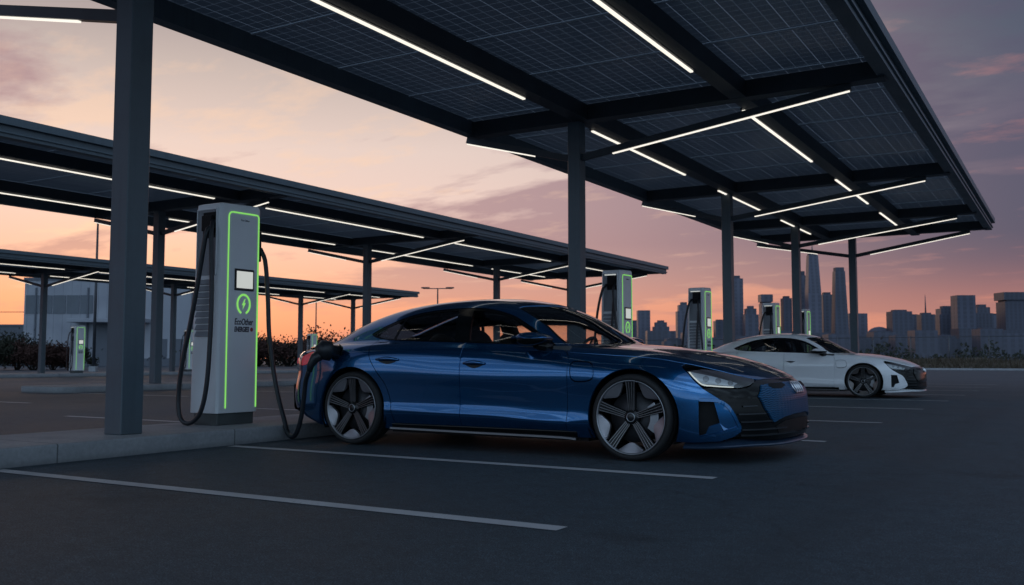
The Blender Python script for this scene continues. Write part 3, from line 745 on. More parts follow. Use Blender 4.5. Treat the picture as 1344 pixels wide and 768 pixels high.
# ------------------------------------------------------------------ body panels cut from the car's outer surface
# car space: x forward (front axle 0, rear axle -2.9), y left, z up
def unit(v): v = np.array(v, float); return v/np.linalg.norm(v)
class Dirv:
    """view along -d onto the surface"""
    def __init__(s, d, near=2.2, far=-.4, org=(0,0,0)):
        s.d = unit(d); up = np.array([0,0,1.]) if abs(s.d[2]) < .9 else np.array([1.,0,0])
        s.e1 = unit(np.cross(up, s.d)); s.e2 = np.cross(s.d, s.e1); s.near = near; s.far = far; s.o = np.array(org, float)
    def to2d(s, P): P = np.asarray(P)-s.o; return np.stack([P@s.e1, P@s.e2], -1)
    def lift(s, Q):
        O = s.o + Q[:,0:1]*s.e1 + Q[:,1:2]*s.e2 + s.d*s.near
        D = np.broadcast_to(-s.d, O.shape); tt = march(O, D, 0, s.near-s.far, 80); return O + D*tt[:,None]
class Radial:
    """rays fanning out from the car's long axis, right-hand side"""
    ZC = .45
    def to2d(s, P): P = np.asarray(P); return np.stack([P[:,0], np.arctan2(P[:,2]-s.ZC, -P[:,1])*.75], -1)
    def lift(s, Q):
        th = Q[:,1]/.75; D = np.stack([0*th, np.cos(th), -np.sin(th)], -1)   # inward
        O = np.stack([Q[:,0], 0*th, 0*th+s.ZC], -1) - D*1.25
        tt = march(O, D, 0, 1.2, 70); return O + D*tt[:,None]
VS = Dirv((0,-1,0), 1.3, 0); VT = Dirv((0,0,1), 1.7, .3); VF = Dirv((1,0,0), 1.5, .2); VB = Dirv((-1,0,0), 4.4, 3.2)
RAD = Radial()
def lookS(q): q = np.asarray(q); return VS.lift(np.stack([q[:,0]*VS.e1[0], q[:,1]], -1))
def lookT(q): q = np.asarray(q); return VT.lift(VT.to2d(np.stack([q[:,0], q[:,1], 0*q[:,0]], -1)))
def lookF(q): q = np.asarray(q); return VF.lift(VF.to2d(np.stack([0*q[:,0], q[:,0], q[:,1]], -1)))
def lookB(q): q = np.asarray(q); return VB.lift(VB.to2d(np.stack([0*q[:,0], q[:,0], q[:,1]], -1)))
def fixnan(P):
    P = np.array(P); ok = ~np.isnan(P).any(1)
    return P[ok]
def inpoly(Q, poly):
    x, y = Q[:,0][:,None], Q[:,1][:,None]; x0, y0 = poly[:,0][None], poly[:,1][None]; x1, y1 = np.roll(x0,-1,1), np.roll(y0,-1,1)
    c = ((y0 > y) != (y1 > y)) & (x < (x1-x0)*(y-y0)/np.where(y1==y0, 1e-12, y1-y0) + x0)
    return c.sum(1) % 2 == 1
def area2(p): x, y = p[:,0], p[:,1]; return .5*np.sum(x*np.roll(y,-1)-np.roll(x,-1)*y)
def dedup(p, eps=.003):
    out = [p[0]]
    for q in p[1:]:
        if np.linalg.norm(q-out[-1]) > eps: out.append(q)
    if np.linalg.norm(out[0]-out[-1]) < eps: out.pop()
    return np.array(out)
def inset(p, g):
    """move a closed ccw loop inwards by g (negative: outwards)"""
    e = np.roll(p,-1,0)-p; e /= np.maximum(np.linalg.norm(e,axis=1,keepdims=True),1e-9); n = np.stack([-e[:,1], e[:,0]], -1)
    m = n + np.roll(n,1,0); m /= np.maximum(np.linalg.norm(m,axis=1,keepdims=True), .5)
    return p + m*g
class Skin(MB):
    """surface patches with exact normals"""
    def __init__(s): super().__init__(); s.nrm = []
    def patch(s, proj, outline, holes=(), res=.03, gap=.0025, off=0, flange=.016, m=0, mirror=True, keep=None):
        """keep: y=0 seam, where the loop must not shrink"""
        loops3 = [fixnan(outline)] + [fixnan(h) for h in holes]
        loops = []
        for k, l3 in enumerate(loops3):
            q = dedup(proj.to2d(l3))
            if area2(q) < 0: q = q[::-1]
            if gap:
                qq = inset(q, gap if k == 0 else -gap)
                if k == 0:
                    P3 = proj.lift(q); seam = np.abs(P3[:,1]) < .004
                    qq[seam] = q[seam]
                q = qq
            loops.append(q)
        lo, hi = loops[0].min(0), loops[0].max(0)
        gx, gy = np.meshgrid(np.arange(lo[0], hi[0], res), np.arange(lo[1], hi[1], res*.9))
        gx = gx + (np.arange(gx.shape[0]) % 2)[:,None]*res*.5
        G = np.stack([gx.ravel(), gy.ravel()], -1)
        ok = inpoly(G, loops[0])
        for h in loops[1:]: ok &= ~inpoly(G, h)
        G = G[ok]; B = np.concatenate(loops)
        if len(G):
            d = np.min(np.linalg.norm(G[:,None,:]-B[None], axis=2), 1) if len(G)*len(B) < 4e6 else np.concatenate([np.min(np.linalg.norm(c[:,None,:]-B[None], axis=2), 1) for c in np.array_split(G, 8)])
            G = G[d > res*.45]
        pts = np.concatenate([B, G]); edges = []; b = 0
        for l in loops:
            n = len(l); edges += [(b+i, b+(i+1) % n) for i in range(n)]; b += n
        vo, _, fo, ov, _, _ = delaunay_2d_cdt([Vector(p) for p in pts], edges, [], 0, 1e-6)
        Q = np.array([tuple(v) for v in vo]); T = np.array([f for f in fo if len(f) == 3])
        cen = Q[T].mean(1); ok = inpoly(cen, loops[0])
        for h in loops[1:]: ok &= ~inpoly(cen, h)
        T = T[ok]
        P = proj.lift(Q); bad = np.isnan(P).any(1)
        T = T[~bad[T].any(1)]
        P = np.where(bad[:,None], 0, P); N = grad(P)
        # face orientation from normals
        fn = np.cross(P[T[:,1]]-P[T[:,0]], P[T[:,2]]-P[T[:,0]]); flip = (fn*N[T].mean(1)).sum(1) < 0
        T[flip] = T[flip][:, ::-1]
        seam = np.abs(P[:,1]) < .006
        P = P + N*off
        if mirror: P[seam,1] = 0; N[seam,1] = 0; N[seam] /= np.linalg.norm(N[seam],axis=1,keepdims=True)
        V = [P]; NN = [N]; F_ = [T.tolist()]; nv = len(P)
        if flange:
            omap = {}
            for i, src in enumerate(ov):
                for sidx in src: omap[sidx] = i
            b = 0
            for k, l in enumerate(loops):
                idx = np.array([omap[b+i] for i in range(len(l))]); b += len(l)
                a = P[idx]; dn = N[idx]; lowr = a - dn*flange
                tg = np.roll(a,-1,0)-np.roll(a,1,0); sd = np.cross(tg, dn); sd /= np.maximum(np.linalg.norm(sd,axis=1,keepdims=True),1e-9)
                if k > 0: sd = sd
                n = len(l); sm = seam[idx]
                rnd = unit2(sd*.75 + dn*.65)
                V += [a, lowr]; NN += [rnd, sd]; fl = []
                for i in range(n):
                    j = (i+1) % n
                    if sm[i] and sm[j]: continue
                    f = [nv+i, nv+n+i, nv+n+j, nv+j]
                    q = [a[i], lowr[i], lowr[j]]; nf = np.cross(q[1]-q[0], q[2]-q[0])
                    if nf @ sd[i] < 0: f = f[::-1]
                    fl.append(f)
                F_.append(fl); nv += 2*n
        V = np.concatenate(V); NN = np.concatenate(NN); F_ = [f for g_ in F_ for f in g_]
        for sgn in ((1, -1) if mirror else (1,)):
            b = len(s.v); M_ = np.array([1, sgn, 1])
            s.v += [tuple(q) for q in (V*M_).tolist()]; s.nrm += [tuple(q) for q in (NN*M_).tolist()]
            for f in F_:
                ff = f if sgn > 0 else f[::-1]
                s.f.append([b+i for i in ff]); s.m.append(m); s.sm.append(True)
        return s
    def build(s, name, mats, parent=None):
        o = super().build(name, mats, parent, recalc=False)
        n = np.array(s.nrm); n /= np.maximum(np.linalg.norm(n,axis=1,keepdims=True),1e-9)
        o.data.normals_split_custom_set_from_vertices([tuple(q) for q in n.tolist()])
        return o
def pair(mb, name, mat, parent, **kw):
    """build the right-hand piece and its mirror image as two objects"""
    a = mb.build(name, mat, parent, **kw)
    mb.v = [(x,-y,z) for x,y,z in mb.v]; mb.f = [list(f)[::-1] for f in mb.f]
    if hasattr(mb, 'nrm'): mb.nrm = [(x,-y,z) for x,y,z in mb.nrm]
    return a, mb.build(name, mat, parent, **kw)
def unit2(a): return a/np.maximum(np.linalg.norm(a,axis=1,keepdims=True),1e-9)
cat = np.concatenate
ARCH = .392
def arc(cx, cz, r, z0, up=True):
    """front-to-rear arc points (x,z), starting and ending at height z0"""
    a0 = math.asin((z0-cz)/r); n = 60
    return np.array([(cx+r*math.cos(a0+(math.pi-2*a0)*k/n), cz+r*math.sin(a0+(math.pi-2*a0)*k/n)) for k in range(n+1)])

dlo_top = spline([(-.735,.920),(-.862,1.003),(-1.032,1.103),(-1.217,1.197),(-1.397,1.252),(-1.575,1.283),(-1.742,1.294),(-2.028,1.289),(-2.291,1.260),(-2.492,1.212),(-2.683,1.140),(-2.80,1.088),(-2.850,1.062)], .02)
dlo_bot = spline([(-2.850,1.062),(-2.835,1.050),(-2.76,1.024),(-2.6,1.004),(-2.499,.998),(-2.198,.986),(-1.8,.974),(-1.646,.968),(-1.227,.953),(-.9,.933),(-.735,.920)], .02)
def bot_z(x): return float(np.interp(x, dlo_bot[::1][:,0], dlo_bot[:,1]))
front_edge = spline([(-.735,.920),(-.65,.896),(-.598,.862),(-.575,.80),(-.572,.62),(-.574,.40),(-.590,.215)], .02)
rear_edge = spline([(-2.735,bot_z(-2.735)),(-2.732,.95),(-2.69,.83),(-2.60,.70),(-2.50,.575),(-2.445,.43),(-2.43,.33),(-2.40,.218)], .02)
bcut = poly([(-1.665,bot_z(-1.665)),(-1.660,.215)], .02)
def botpath(a, b): return poly([(a,.215 if a > -2.3 else .218),(b,.215 if b > -2.3 else .218)], .03)
P_dlotop, P_dlobot = lookS(dlo_top), lookS(dlo_bot)
def sub(path, x0, x1): k = (path[:,0] <= max(x0,x1)+1e-6) & (path[:,0] >= min(x0,x1)-1e-6); return path[k]
P_front, P_rear, P_b = lookS(front_edge), lookS(rear_edge), lookS(bcut)

hood_edge = spline([(-.655,-.815),(-.625,-.872),(-.58,-.884),(-.36,-.880),(-.04,-.876),(.177,-.866),(.36,-.850),(.47,-.822),(.58,-.787),(.68,-.745),(.78,-.69),(.87,-.615),(.918,-.55),(.945,-.44),(.966,-.30),(.980,-.15),(.984,0)], .02)
P_hood = lookT(hood_edge)
ws_base = spline([(-.205,0),(-.235,-.15),(-.30,-.27),(-.425,-.43),(-.56,-.60),(-.655,-.715)], .02)
ws_side = spline([(-.655,-.715),(-.72,-.738),(-.905,-.690),(-1.085,-.645),(-1.255,-.592)], .02)
ws_head = spline([(-1.255,-.592),(-1.245,-.54),(-1.185,-.38),(-1.13,-.2),(-1.11,0)], .02)
P_wsb, P_wss, P_wsh = lookT(ws_base), lookT(ws_side), lookT(ws_head)
cowl = poly([(-.655,-.715),(-.655,-.815)], .02)
head_rear = lookS(poly([(.40,.764),(.43,.735),(.47,.70),(.50,.665),(.55,.618),(.588,.585)], .015))
grille_edge = lookS(spline([(.588,.585),(.640,.552),(.700,.512),(.770,.462),(.812,.395),(.850,.298),(.852,.262),(.80,.215)], .015))
lowf = lookS(poly([(.80,.215),(.70,.180),(.50,.165),(.352,.165)], .02))
archF = lookS(arc(.010,.35,ARCH,.165)); archR = lookS(arc(-2.905,.35,ARCH,.165))
rock = lookS(poly([(archF_x := -.333,.165),(-.45,.165),(-2.4,.165),(-2.56,.165)], .03))
rear_low = lookS(poly([(-3.25,.165),(-3.38,.185),(-3.58,.25),(-3.67,.34)], .02))
rear_up = lookS(poly([(-3.67,.34),(-3.70,.45),(-3.70,.60),(-3.70,.82)], .02))
tp = lookT(poly([(-3.70,-.79),(-3.71,-.6),(-3.72,-.3),(-3.72,0)], .02))
rw = lookT(cat([poly([(-3.72,0),(-3.43,0)],.03), spline([(-3.43,0),(-3.42,-.3),(-3.36,-.50)],.02), spline([(-3.36,-.50),(-3.2,-.545),(-2.9,-.545),(-2.6,-.50),(-2.48,-.45)],.02), spline([(-2.48,-.45),(-2.42,-.25),(-2.40,0)],.02)]))
roofc = lookT(poly([(-2.40,0),(-1.11,0)], .03))
head_top_x = .40
hood_body = P_hood[(hood_edge[:,0] < .43)][::1]
outer = cat([P_wsh[::-1], P_wss[::-1], lookT(cowl), hood_body, head_rear, grille_edge, lowf, archF, rock, archR, rear_low, rear_up, tp, rw, roofc])
union = cat([P_dlotop, sub_b := P_dlobot[dlo_bot[:,0] <= -2.735], P_rear, lookS(poly([(-2.40,.218),(-1.66,.215),(-.590,.215)],.03)), P_front[::-1]])
flap = lookS(spline([(-.545,.775),(-.505,.800),(-.37,.792),(-.335,.762),(-.325,.672),(-.365,.638),(-.495,.630),(-.538,.662)], .012, True))
inlet = lookS(cat([poly([(.555,.492),(.665,.486)],.02), poly([(.665,.486),(.705,.325)],.02), poly([(.705,.325),(.625,.292),(.600,.238),(.555,.226),(.555,.492)],.02)]))
tail_out = lookS(cat([spline([(-3.34,.890),(-3.46,.835),(-3.51,.795),(-3.54,.765)],.015), poly([(-3.54,.765),(-3.66,.75),(-3.67,.79),(-3.66,.845)],.015), poly([(-3.66,.845),(-3.50,.895),(-3.34,.890)],.02)]))

def dg_loop(pts): return lookS(spline(pts, .015, True))
g_front = lookS(cat([poly([(-.805,.948),(-1.635,.982)],.02), poly([(-1.635,.982),(-1.695,1.266)],.02), spline([(-1.695,1.266),(-1.575,1.257),(-1.40,1.228),(-1.22,1.172),(-1.05,1.086),(-.90,1.003),(-.805,.948)],.02)]))
g_rear = lookS(cat([poly([(-1.80,.986),(-2.20,.998),(-2.505,1.010)],.02), poly([(-2.505,1.010),(-2.445,1.197)],.02), spline([(-2.445,1.197),(-2.27,1.238),(-2.028,1.264),(-1.862,1.269)],.02), poly([(-1.862,1.269),(-1.80,.986)],.02)]))
g_quart = lookS(cat([poly([(-2.535,1.013),(-2.475,1.187)],.02), spline([(-2.475,1.187),(-2.66,1.122),(-2.775,1.071),(-2.80,1.058)],.02), spline([(-2.80,1.058),(-2.76,1.040),(-2.65,1.020),(-2.535,1.013)],.02)]))
hexp = spline([(0,.372),(-.20,.370),(-.42,.350),(-.535,.318)],.02)
hex_path = cat([hexp, poly([(-.535,.318),(-.62,.43),(-.665,.53),(-.60,.612)],.02), spline([(-.60,.612),(-.45,.622),(-.2,.628),(0,.630)],.02)])
P_hex = lookF(hex_path)
D2 = Dirv((.64,-.69,.34), 2.0, -1.2); D3 = Dirv((-.86,-.48,.17), 4.6, 2.0); D4 = Dirv((.50,-.62,.60), 2.0, -1.2)
hood_front = P_hood[hood_edge[:,0] > .86]
head_top = P_hood[(hood_edge[:,0] > .40) & (hood_edge[:,0] < .90)]
head_loop_pts = cat([head_top, lookT(poly([(.905,-.60),(.912,-.615)],.01)), lookF(spline([(-.618,.638),(-.705,.608),(-.770,.592)],.015)), lookS(spline([(.838,.592),(.750,.594),(.65,.600),(.588,.605),(.555,.622)],.015)), lookS(poly([(.555,.622),(.50,.672),(.47,.705),(.43,.740),(.40,.764)],.015))])
grille_loop = cat([grille_edge, lookF(spline([(-.80,.215),(-.70,.192),(-.5,.182),(-.25,.180),(0,.180)],.02)), lookF(poly([(0,.180),(0,.372)],.02)), P_hex, lookF(poly([(0,.630),(0,.655)],.01)), P_hood[::-1][(hood_edge[::-1][:,0] > .905)],
                   lookT(poly([(.912,-.60),(.905,-.625)],.01)), lookF(spline([(-.640,.632),(-.705,.604),(-.770,.588)],.015)), lookS(spline([(.838,.587),(.750,.589),(.65,.594),(.590,.590)],.015))])
rear_loop = cat([rear_up, tp, lookB(poly([(0,.93),(0,.24)],.02)), lookB(spline([(0,.24),(-.4,.25),(-.62,.27),(-.74,.31)],.02)), lookS(poly([(-3.66,.335),(-3.67,.34)],.02))])

def strip_on(path3, w, h, off=.0, closed=False):
    """raised moulding following a line on the surface"""
    P = fixnan(path3); N = grad(P); t_ = np.gradient(P, axis=0); t_ /= np.linalg.norm(t_,axis=1,keepdims=True); S_ = np.cross(t_, N)
    V = []; n = len(P)
    for i in range(n):
        for a, b in ((-1,0),(-.8,1),(.8,1),(1,0)): V.append(P[i] + S_[i]*a*w/2 + N[i]*(off + b*h))
    Fs = [(i*4+k, i*4+k+1, (i+1)*4+k+1, (i+1)*4+k) for i in range(n-1) for k in range(3)]
    return np.array(V), Fs
def add_strip(mb, path3, w, h, off=0, m=0, mirror=True):
    V, Fs = strip_on(path3, w, h, off)
    mb.add(V, Fs, m)
    if mirror: mb.add(V*np.array([1,-1,1]), [f[::-1] for f in Fs], m)

def hexmesh_mat(name, col):
    m, t, out = new_mat(name)
    b = t.node('ShaderNodeBsdfPrincipled'); t.link(b.outputs[0], out.inputs[0])
    tc = t.node('ShaderNodeTexCoord').outputs['Object']; s = t.node('ShaderNodeSeparateXYZ'); t.link(tc, s.inputs[0])
    y = s.outputs[1]; z = s.outputs[2]
    tri = t.math('ABSOLUTE', t.math('SUBTRACT', t.math('FRACT', t.math('MULTIPLY', y, 17.0)), .5))
    w = t.math('FRACT', t.math('ADD', t.math('MULTIPLY', z, 58.0), t.math('MULTIPLY', tri, 1.1)))
    h = t.math('SMOOTH_MIN', t.math('MULTIPLY', w, 2.2), 1.0, .3)
    t.link(t.mix(h, tuple(c*.10 for c in col), (*col, 1)) if 0 else t.ramp(h, [(0, tuple(c*.30 for c in col)), (.5, col)]), b.inputs['Base Color'])
    b.inputs['Metallic'].default_value = .1; b.inputs['Specular IOR Level'].default_value = .25; b.inputs['Roughness'].default_value = .38; b.inputs['Coat Weight'].default_value = .15
    bp = t.node('ShaderNodeBump'); bp.inputs['Strength'].default_value = 1.0; bp.inputs['Distance'].default_value = .010
    t.link(h, bp.inputs['Height']); t.link(bp.outputs[0], b.inputs['Normal']); return m
MAT['hex_blue'] = hexmesh_mat('textured_blue_grille', (.008,.085,.20))
MAT['tail_red'] = pbr('red_lamp_lens', (.42,.02,.035), .12, 0, .2, 14, coat=1)
_b = next(n for n in MAT['tail_red'].node_tree.nodes if n.type == 'BSDF_PRINCIPLED'); _b.inputs['Emission Color'].default_value = (1,.10,.14,1); _b.inputs['Emission Strength'].default_value = .15
MAT['tail_lit'] = emis('lit_tail_lamp', (1.0,.12,.16), .55)
MAT['lamp_in'] = pbr('lamp_reflector', (.52,.55,.57), .3, .0, .10, 14)
MAT['lamp_house'] = pbr('lamp_housing', (.16,.17,.18), .3, .2, .2, 12)
MAT['drl'] = emis('daytime_light', (.86,.93,.88), .72)
MAT['silver_strip'] = pbr('satin_silver_trim', (.16,.155,.16), .34, .85, .05, 6)

# ---- wheel (local: axle along y, outer face towards -y)
def make_wheel(car, loc, name='wheel'):
    W = bpy.data.objects.new('wheel', None)
    COL.objects.link(W); W.parent = car; W.location = loc
    ty = MB(); ro, ri, hw = .350, .292, .122
    prof = [(ri-.01,-hw+.02),(ri,-hw+.004),(ri+.012,-hw-.004),(.318,-hw-.010),(.334,-hw-.004),(.343,-hw+.012),(ro-.002,-hw+.03)]
    xs = [-.08,-.074,-.03,-.024,.024,.03,.074,.08]
    for k, x in enumerate(xs): prof.append((ro if k in (0,3,4,7) else ro-.007, x))
    prof += [(ro-.002,hw-.03),(.343,hw-.012),(.33,hw+.004),(ri,hw)]
    ty.lathe(prof, 72); ty.build('tyre', MAT['tyre'], W)
    rm = MB()
    rm.lathe([(.292,-hw+.000),(.300,-hw-.006),(.2965,-hw-.010),(.288,-hw-.006),(.284,-hw+.008)], 72, 1)           # polished lip
    rm.lathe([(.284,-hw+.008),(.278,-.05),(.255,.0),(.252,hw)], 72, 0)                                            # barrel
    rm.lathe([(.0,-.118),(.030,-.118),(.040,-.114),(.062,-.104),(.068,-.085),(.070,-.05)], 40, 0)                 # hub
    rm.lathe([(.030,-.1185),(.0335,-.121),(.037,-.1185)], 32, 1)
    ys = lambda r: -.102 - .022*min(1, max(0,(r-.06)/.22))                                                     # outward dish
    for k in range(5):
        a = R(90+72*k); ca, sa = math.cos(a), math.sin(a)
        def pt(r, s, y): return (ca*r - sa*s, y, sa*r + ca*s)
        V = []; rs = [.045,.10,.16,.22,.285]; ws = [.022,.026,.030,.035,.041]
        for r, w in zip(rs, ws):
            V += [pt(r,-w,ys(r)+.055), pt(r,-w*.96,ys(r)+.012), pt(r,w*.96,ys(r)+.012), pt(r,w,ys(r)+.055)]
        rm.add(V, [(i*4+q, i*4+q+1, (i+1)*4+q+1, (i+1)*4+q) for i in range(4) for q in range(3)], 0)
        for sgn in (-1.0, -.36, .36, 1.0):                                                                   # raised ribs
            V = []
            for r, w in zip(rs, ws):
                c = sgn*w*.88; h = .0030
                V += [pt(r,c-h,ys(r)+.014), pt(r,c-h*.5,ys(r)-.004), pt(r,c+h*.5,ys(r)-.004), pt(r,c+h,ys(r)+.014)]
            rm.add(V, [(i*4+q, i*4+q+1, (i+1)*4+q+1, (i+1)*4+q) for i in range(4) for q in range(3)], 2)
        # grey aero blade between two spokes, against the rim
        V = []; n = 14; b0 = R(90+72*k+14.0); b1 = R(90+72*k+58.0)
        for i in range(n+1):
            q = i/n; b = b0+(b1-b0)*q; dep = .010 + .074*(math.sin(math.pi*q)**.9)
            ro_, ri_ = .2855, .2855-dep
            V += [(math.cos(b)*ro_, ys(.285)+.004, math.sin(b)*ro_), (math.cos(b)*ri_, ys(.285)+.016+.10*dep, math.sin(b)*ri_), (math.cos(b)*ri_, ys(.285)+.05, math.sin(b)*ri_)]
        rm.add(V, [(i*3+q, i*3+q+1, (i+1)*3+q+1, (i+1)*3+q) for i in range(n) for q in range(2)], 1 if 0 else 3)
    rm.build('rim', [MAT['alloy_black'], MAT['grey_metal'], MAT['alloy_rib'], MAT['alloy_grey']], W)
    dk = MB(); dk.lathe([(.07,-.045),(.205,-.045),(.205,-.012),(.07,-.012)], 48); dk.lathe([(.0,-.06),(.072,-.06),(.075,-.03)], 32)
    dk.build('brake_disc', MAT['disc'], W)
    cp_ = MB(); P = []
    for i in range(9): a = R(-34+68*i/8); P.append((.222*math.cos(a), .222*math.sin(a)))
    for i in range(9): a = R(34-68*i/8); P.append((.150*math.cos(a), .150*math.sin(a)))
    Mx = Matrix(((1,0,0,0),(0,0,1,0),(0,1,0,0),(0,0,0,1)))
    cp_.prism(P, -.075, .01, 0, Mx)
    for a in (-20, 20): cp_.prism([(.19*math.cos(R(a))+.024*math.cos(b*math.pi/6), .19*math.sin(R(a))+.024*math.sin(b*math.pi/6)) for b in range(12)], -.082, -.07, 0, Mx)
    cp_.build('brake_caliper', MAT['grey_metal'], W, bevel=.004)
    return W
MAT['alloy_rib'] = pbr('alloy_rib_edge', (.32,.31,.32), .3, .8, .1, 9)

def soft_box(mb, c, size, M=None, r=.3, n=6, m=0):
    """rounded block (superellipsoid)"""
    V = []; nu, nv = 16, 10
    e = r
    f = lambda w, p: math.copysign(abs(w)**p, w)
    for i in range(nv+1):
        ph = -math.pi/2 + math.pi*i/nv
        for k in range(nu):
            th = 2*math.pi*k/nu
            q = Vector((f(math.cos(ph),e)*f(math.cos(th),e)*size[0]/2, f(math.cos(ph),e)*f(math.sin(th),e)*size[1]/2, f(math.sin(ph),e)*size[2]/2))
            V.append((M @ q if M else q) + Vector(c))
    Fs = [(i*nu+k, i*nu+(k+1)%nu, (i+1)*nu+(k+1)%nu, (i+1)*nu+k) for i in range(nv) for k in range(nu)]
    mb.add(V, Fs, m, True)

def make_car(label, loc):
    C = thing('parked_car', label, 'car', loc, 0, 'electric coupes charging under the canopy')
    bl = MAT['blue']
    sk = Skin(); sk.patch(RAD, outer, [union, flap, inlet, tail_out], res=.03, gap=.0015, flange=.03); sk.build('body', bl, C)
    sk = Skin(); sk.patch(VT, cat([P_hood, lookT(poly([(.984,0),(-.205,0)],.03)), P_wsb, lookT(cowl)]), gap=.003); sk.build('hood', bl, C)
    # front and rear doors, both sides: built right, mirrored left
    fd = cat([P_dlobot[dlo_bot[:,0] >= -1.665], P_front, lookS(poly([(-.590,.215),(-1.66,.215)],.03)), P_b[::-1]])
    rd = cat([P_dlobot[(dlo_bot[:,0] <= -1.665) & (dlo_bot[:,0] >= -2.735)], P_b, lookS(poly([(-1.66,.215),(-2.40,.218)],.03)), P_rear[::-1]])
    def both(outl, name, mat, **kw):
        s = Skin(); s.patch(RAD, outl, mirror=False, **kw); o = s.build(name, mat, C)
        s2 = Skin(); M_ = np.array([1,-1,1]); s2.v = [(x,-y,z) for x,y,z in s.v]; s2.nrm = [(x,-y,z) for x,y,z in s.nrm]; s2.f = [f[::-1] for f in s.f]; s2.m = s.m; s2.sm = s.sm
        return o, s2.build(name, mat, C)
    fds = both(fd, 'front_door', bl, gap=.0042, flange=.03); rds = both(rd, 'rear_door', bl, gap=.0042, flange=.03)
    both(flap, 'charge_flap', bl, gap=.006, flange=.02)
    s = Skin(); s.patch(RAD, cat([P_dlotop, P_dlobot]), [g_front, g_rear, g_quart], res=.03, gap=.001, off=-.004, flange=.03, mirror=False); pair(s, 'window_trim', MAT['black_gloss'], C)
    both(g_front, 'side_window', MAT['glass'], gap=.0, off=-.007, flange=0, res=.06); both(g_rear, 'side_window', MAT['glass'], gap=.0, off=-.007, flange=0, res=.06); both(g_quart, 'side_window', MAT['glass'], gap=.0, off=-.007, flange=0, res=.06)
    s = Skin(); s.patch(VT, cat([P_wsh[::-1], P_wss[::-1], P_wsb[::-1], lookT(poly([(-.205,0),(-1.11,0)],.04))]), gap=.004, off=-.004, flange=0, res=.05); s.build('windscreen', MAT['glass'], C)
    s = Skin(); s.patch(VT, cat([rw[np.r_[0:len(rw)]][rw[:,0] > -3.44], lookT(poly([(-2.40,0),(-3.43,0)],.04))]), gap=.004, off=-.004, flange=0, res=.05); s.build('rear_window', MAT['glass'], C)
    # black frit round the windscreen: A pillars and header seen through the glass
    s = MB(); add_strip(s, P_wss + grad(P_wss)*-.012, .06, .002); add_strip(s, P_wsh + grad(P_wsh)*-.012, .07, .002); add_strip(s, P_wsb + grad(P_wsb)*-.012, .05, .002)
    s.build('windscreen_border', MAT['black_mat'], C)
    # nose
    s = Skin(); s.patch(D2, grille_loop, gap=.002, off=-.006, flange=.02); s.build('grille_surround', MAT['black_gloss'], C)
    s = Skin(); s.patch(D2, cat([P_hex, lookF(poly([(0,.630),(0,.372)],.02))]), gap=.003, off=.010, flange=.03); gp = s.build('grille_panel', MAT['hex_blue'], C)
    s = Skin(); s.patch(D2, lookF(poly([(-.27,.622),(-.24,.600),(-.36,.580),(-.49,.582),(-.53,.600),(-.50,.618),(-.27,.622)],.015)), gap=0, off=.0125, flange=.004, mirror=False); pair(s, 'grille_slot', MAT['black_mat'], C)
    s = MB()
    for z, y0, y1 in ((.455,-.685,-.775),(.395,-.62,-.80),(.335,-.555,-.79),(.275,-.35,-.785),(.232,-.15,-.79)):
        s = MB(); add_strip(s, lookF(poly([(y0,z),(y1,z-.004)],.02)), .013, .016, -.004, mirror=False); pair(s, 'grille_bar', MAT['bar'], C)
    s = Skin(); s.patch(D2, lookF(cat([poly([(0,.225),(0,.335)],.02), spline([(0,.335),(-.25,.333),(-.40,.318),(-.50,.29)],.02), poly([(-.50,.29),(-.46,.235)],.02), spline([(-.46,.235),(-.2,.226),(0,.225)],.02)])), gap=0, off=-.002, flange=.0); s.build('lower_intake', MAT['black_mat'], C)
    # four-ring badge
    s = MB(); cz = .578
    for k in range(4):
        yc = (-1.5+k)*.062; P = []
        for i in range(33):
            a = 2*math.pi*i/32; P.append((yc+.041*math.cos(a), cz+.041*math.sin(a)))
        Q = lookF(np.array(P)); N = grad(Q); s.tube([tuple(q) for q in Q + N*.022], .0062, 6, caps=False)
    s.build('badge', MAT['chrome'], C)
    # front lip
    lip = lookF(spline([(0,.168),(-.3,.168),(-.55,.170),(-.70,.172)],.03)); lip2 = lookS(spline([(.88,.170),(.75,.160),(.60,.150),(.42,.146)],.03))
    s = MB(); P = cat([lip, lip2]); P = P[~np.isnan(P).any(1)]; N = grad(P); N[:,2] = 0; N /= np.linalg.norm(N,axis=1,keepdims=True)
    V = []
    for q, n_ in zip(P, N):
        o_ = .014
        V += [q - n_*.06 + (0,0,.030), q + n_*o_ + (0,0,-.012), q + n_*(o_+.006) + (0,0,-.020), q + n_*o_ + (0,0,-.030), q - n_*.06 + (0,0,-.030)]
    V = np.array(V); Fs = [(i*5+k, i*5+k+1, (i+1)*5+k+1, (i+1)*5+k) for i in range(len(P)-1) for k in range(4)]
    s.add(V, Fs); s.add(V*np.array([1,-1,1]), [f[::-1] for f in Fs]); s.build('front_splitter', MAT['lip'], C, recalc=False)
    # headlights
    for sg in (1, -1):
        hl_ = Skin(); hl_.patch(D4, head_loop_pts, gap=.003, off=-.002, flange=.0, mirror=False, res=.02)
        inn = Skin(); inn.patch(D4, head_loop_pts, gap=.0035, off=-.030, flange=-.027, mirror=False, res=.02)
        drl = MB(); pts = head_top; N = grad(pts)
        add_strip(drl, (lookT(spline([(.44,-.818),(.50,-.795),(.62,-.752),(.72,-.707),(.81,-.645),(.865,-.600)],.02)) - 0)[1:-1], .016, .004, -.014, mirror=False)
        low = lookS(spline([(.80,.603),(.73,.606),(.65,.612),(.58,.622),(.52,.672),(.47,.722)],.015)); add_strip(drl, low, .011, .004, -.014, mirror=False)
        mod = MB()
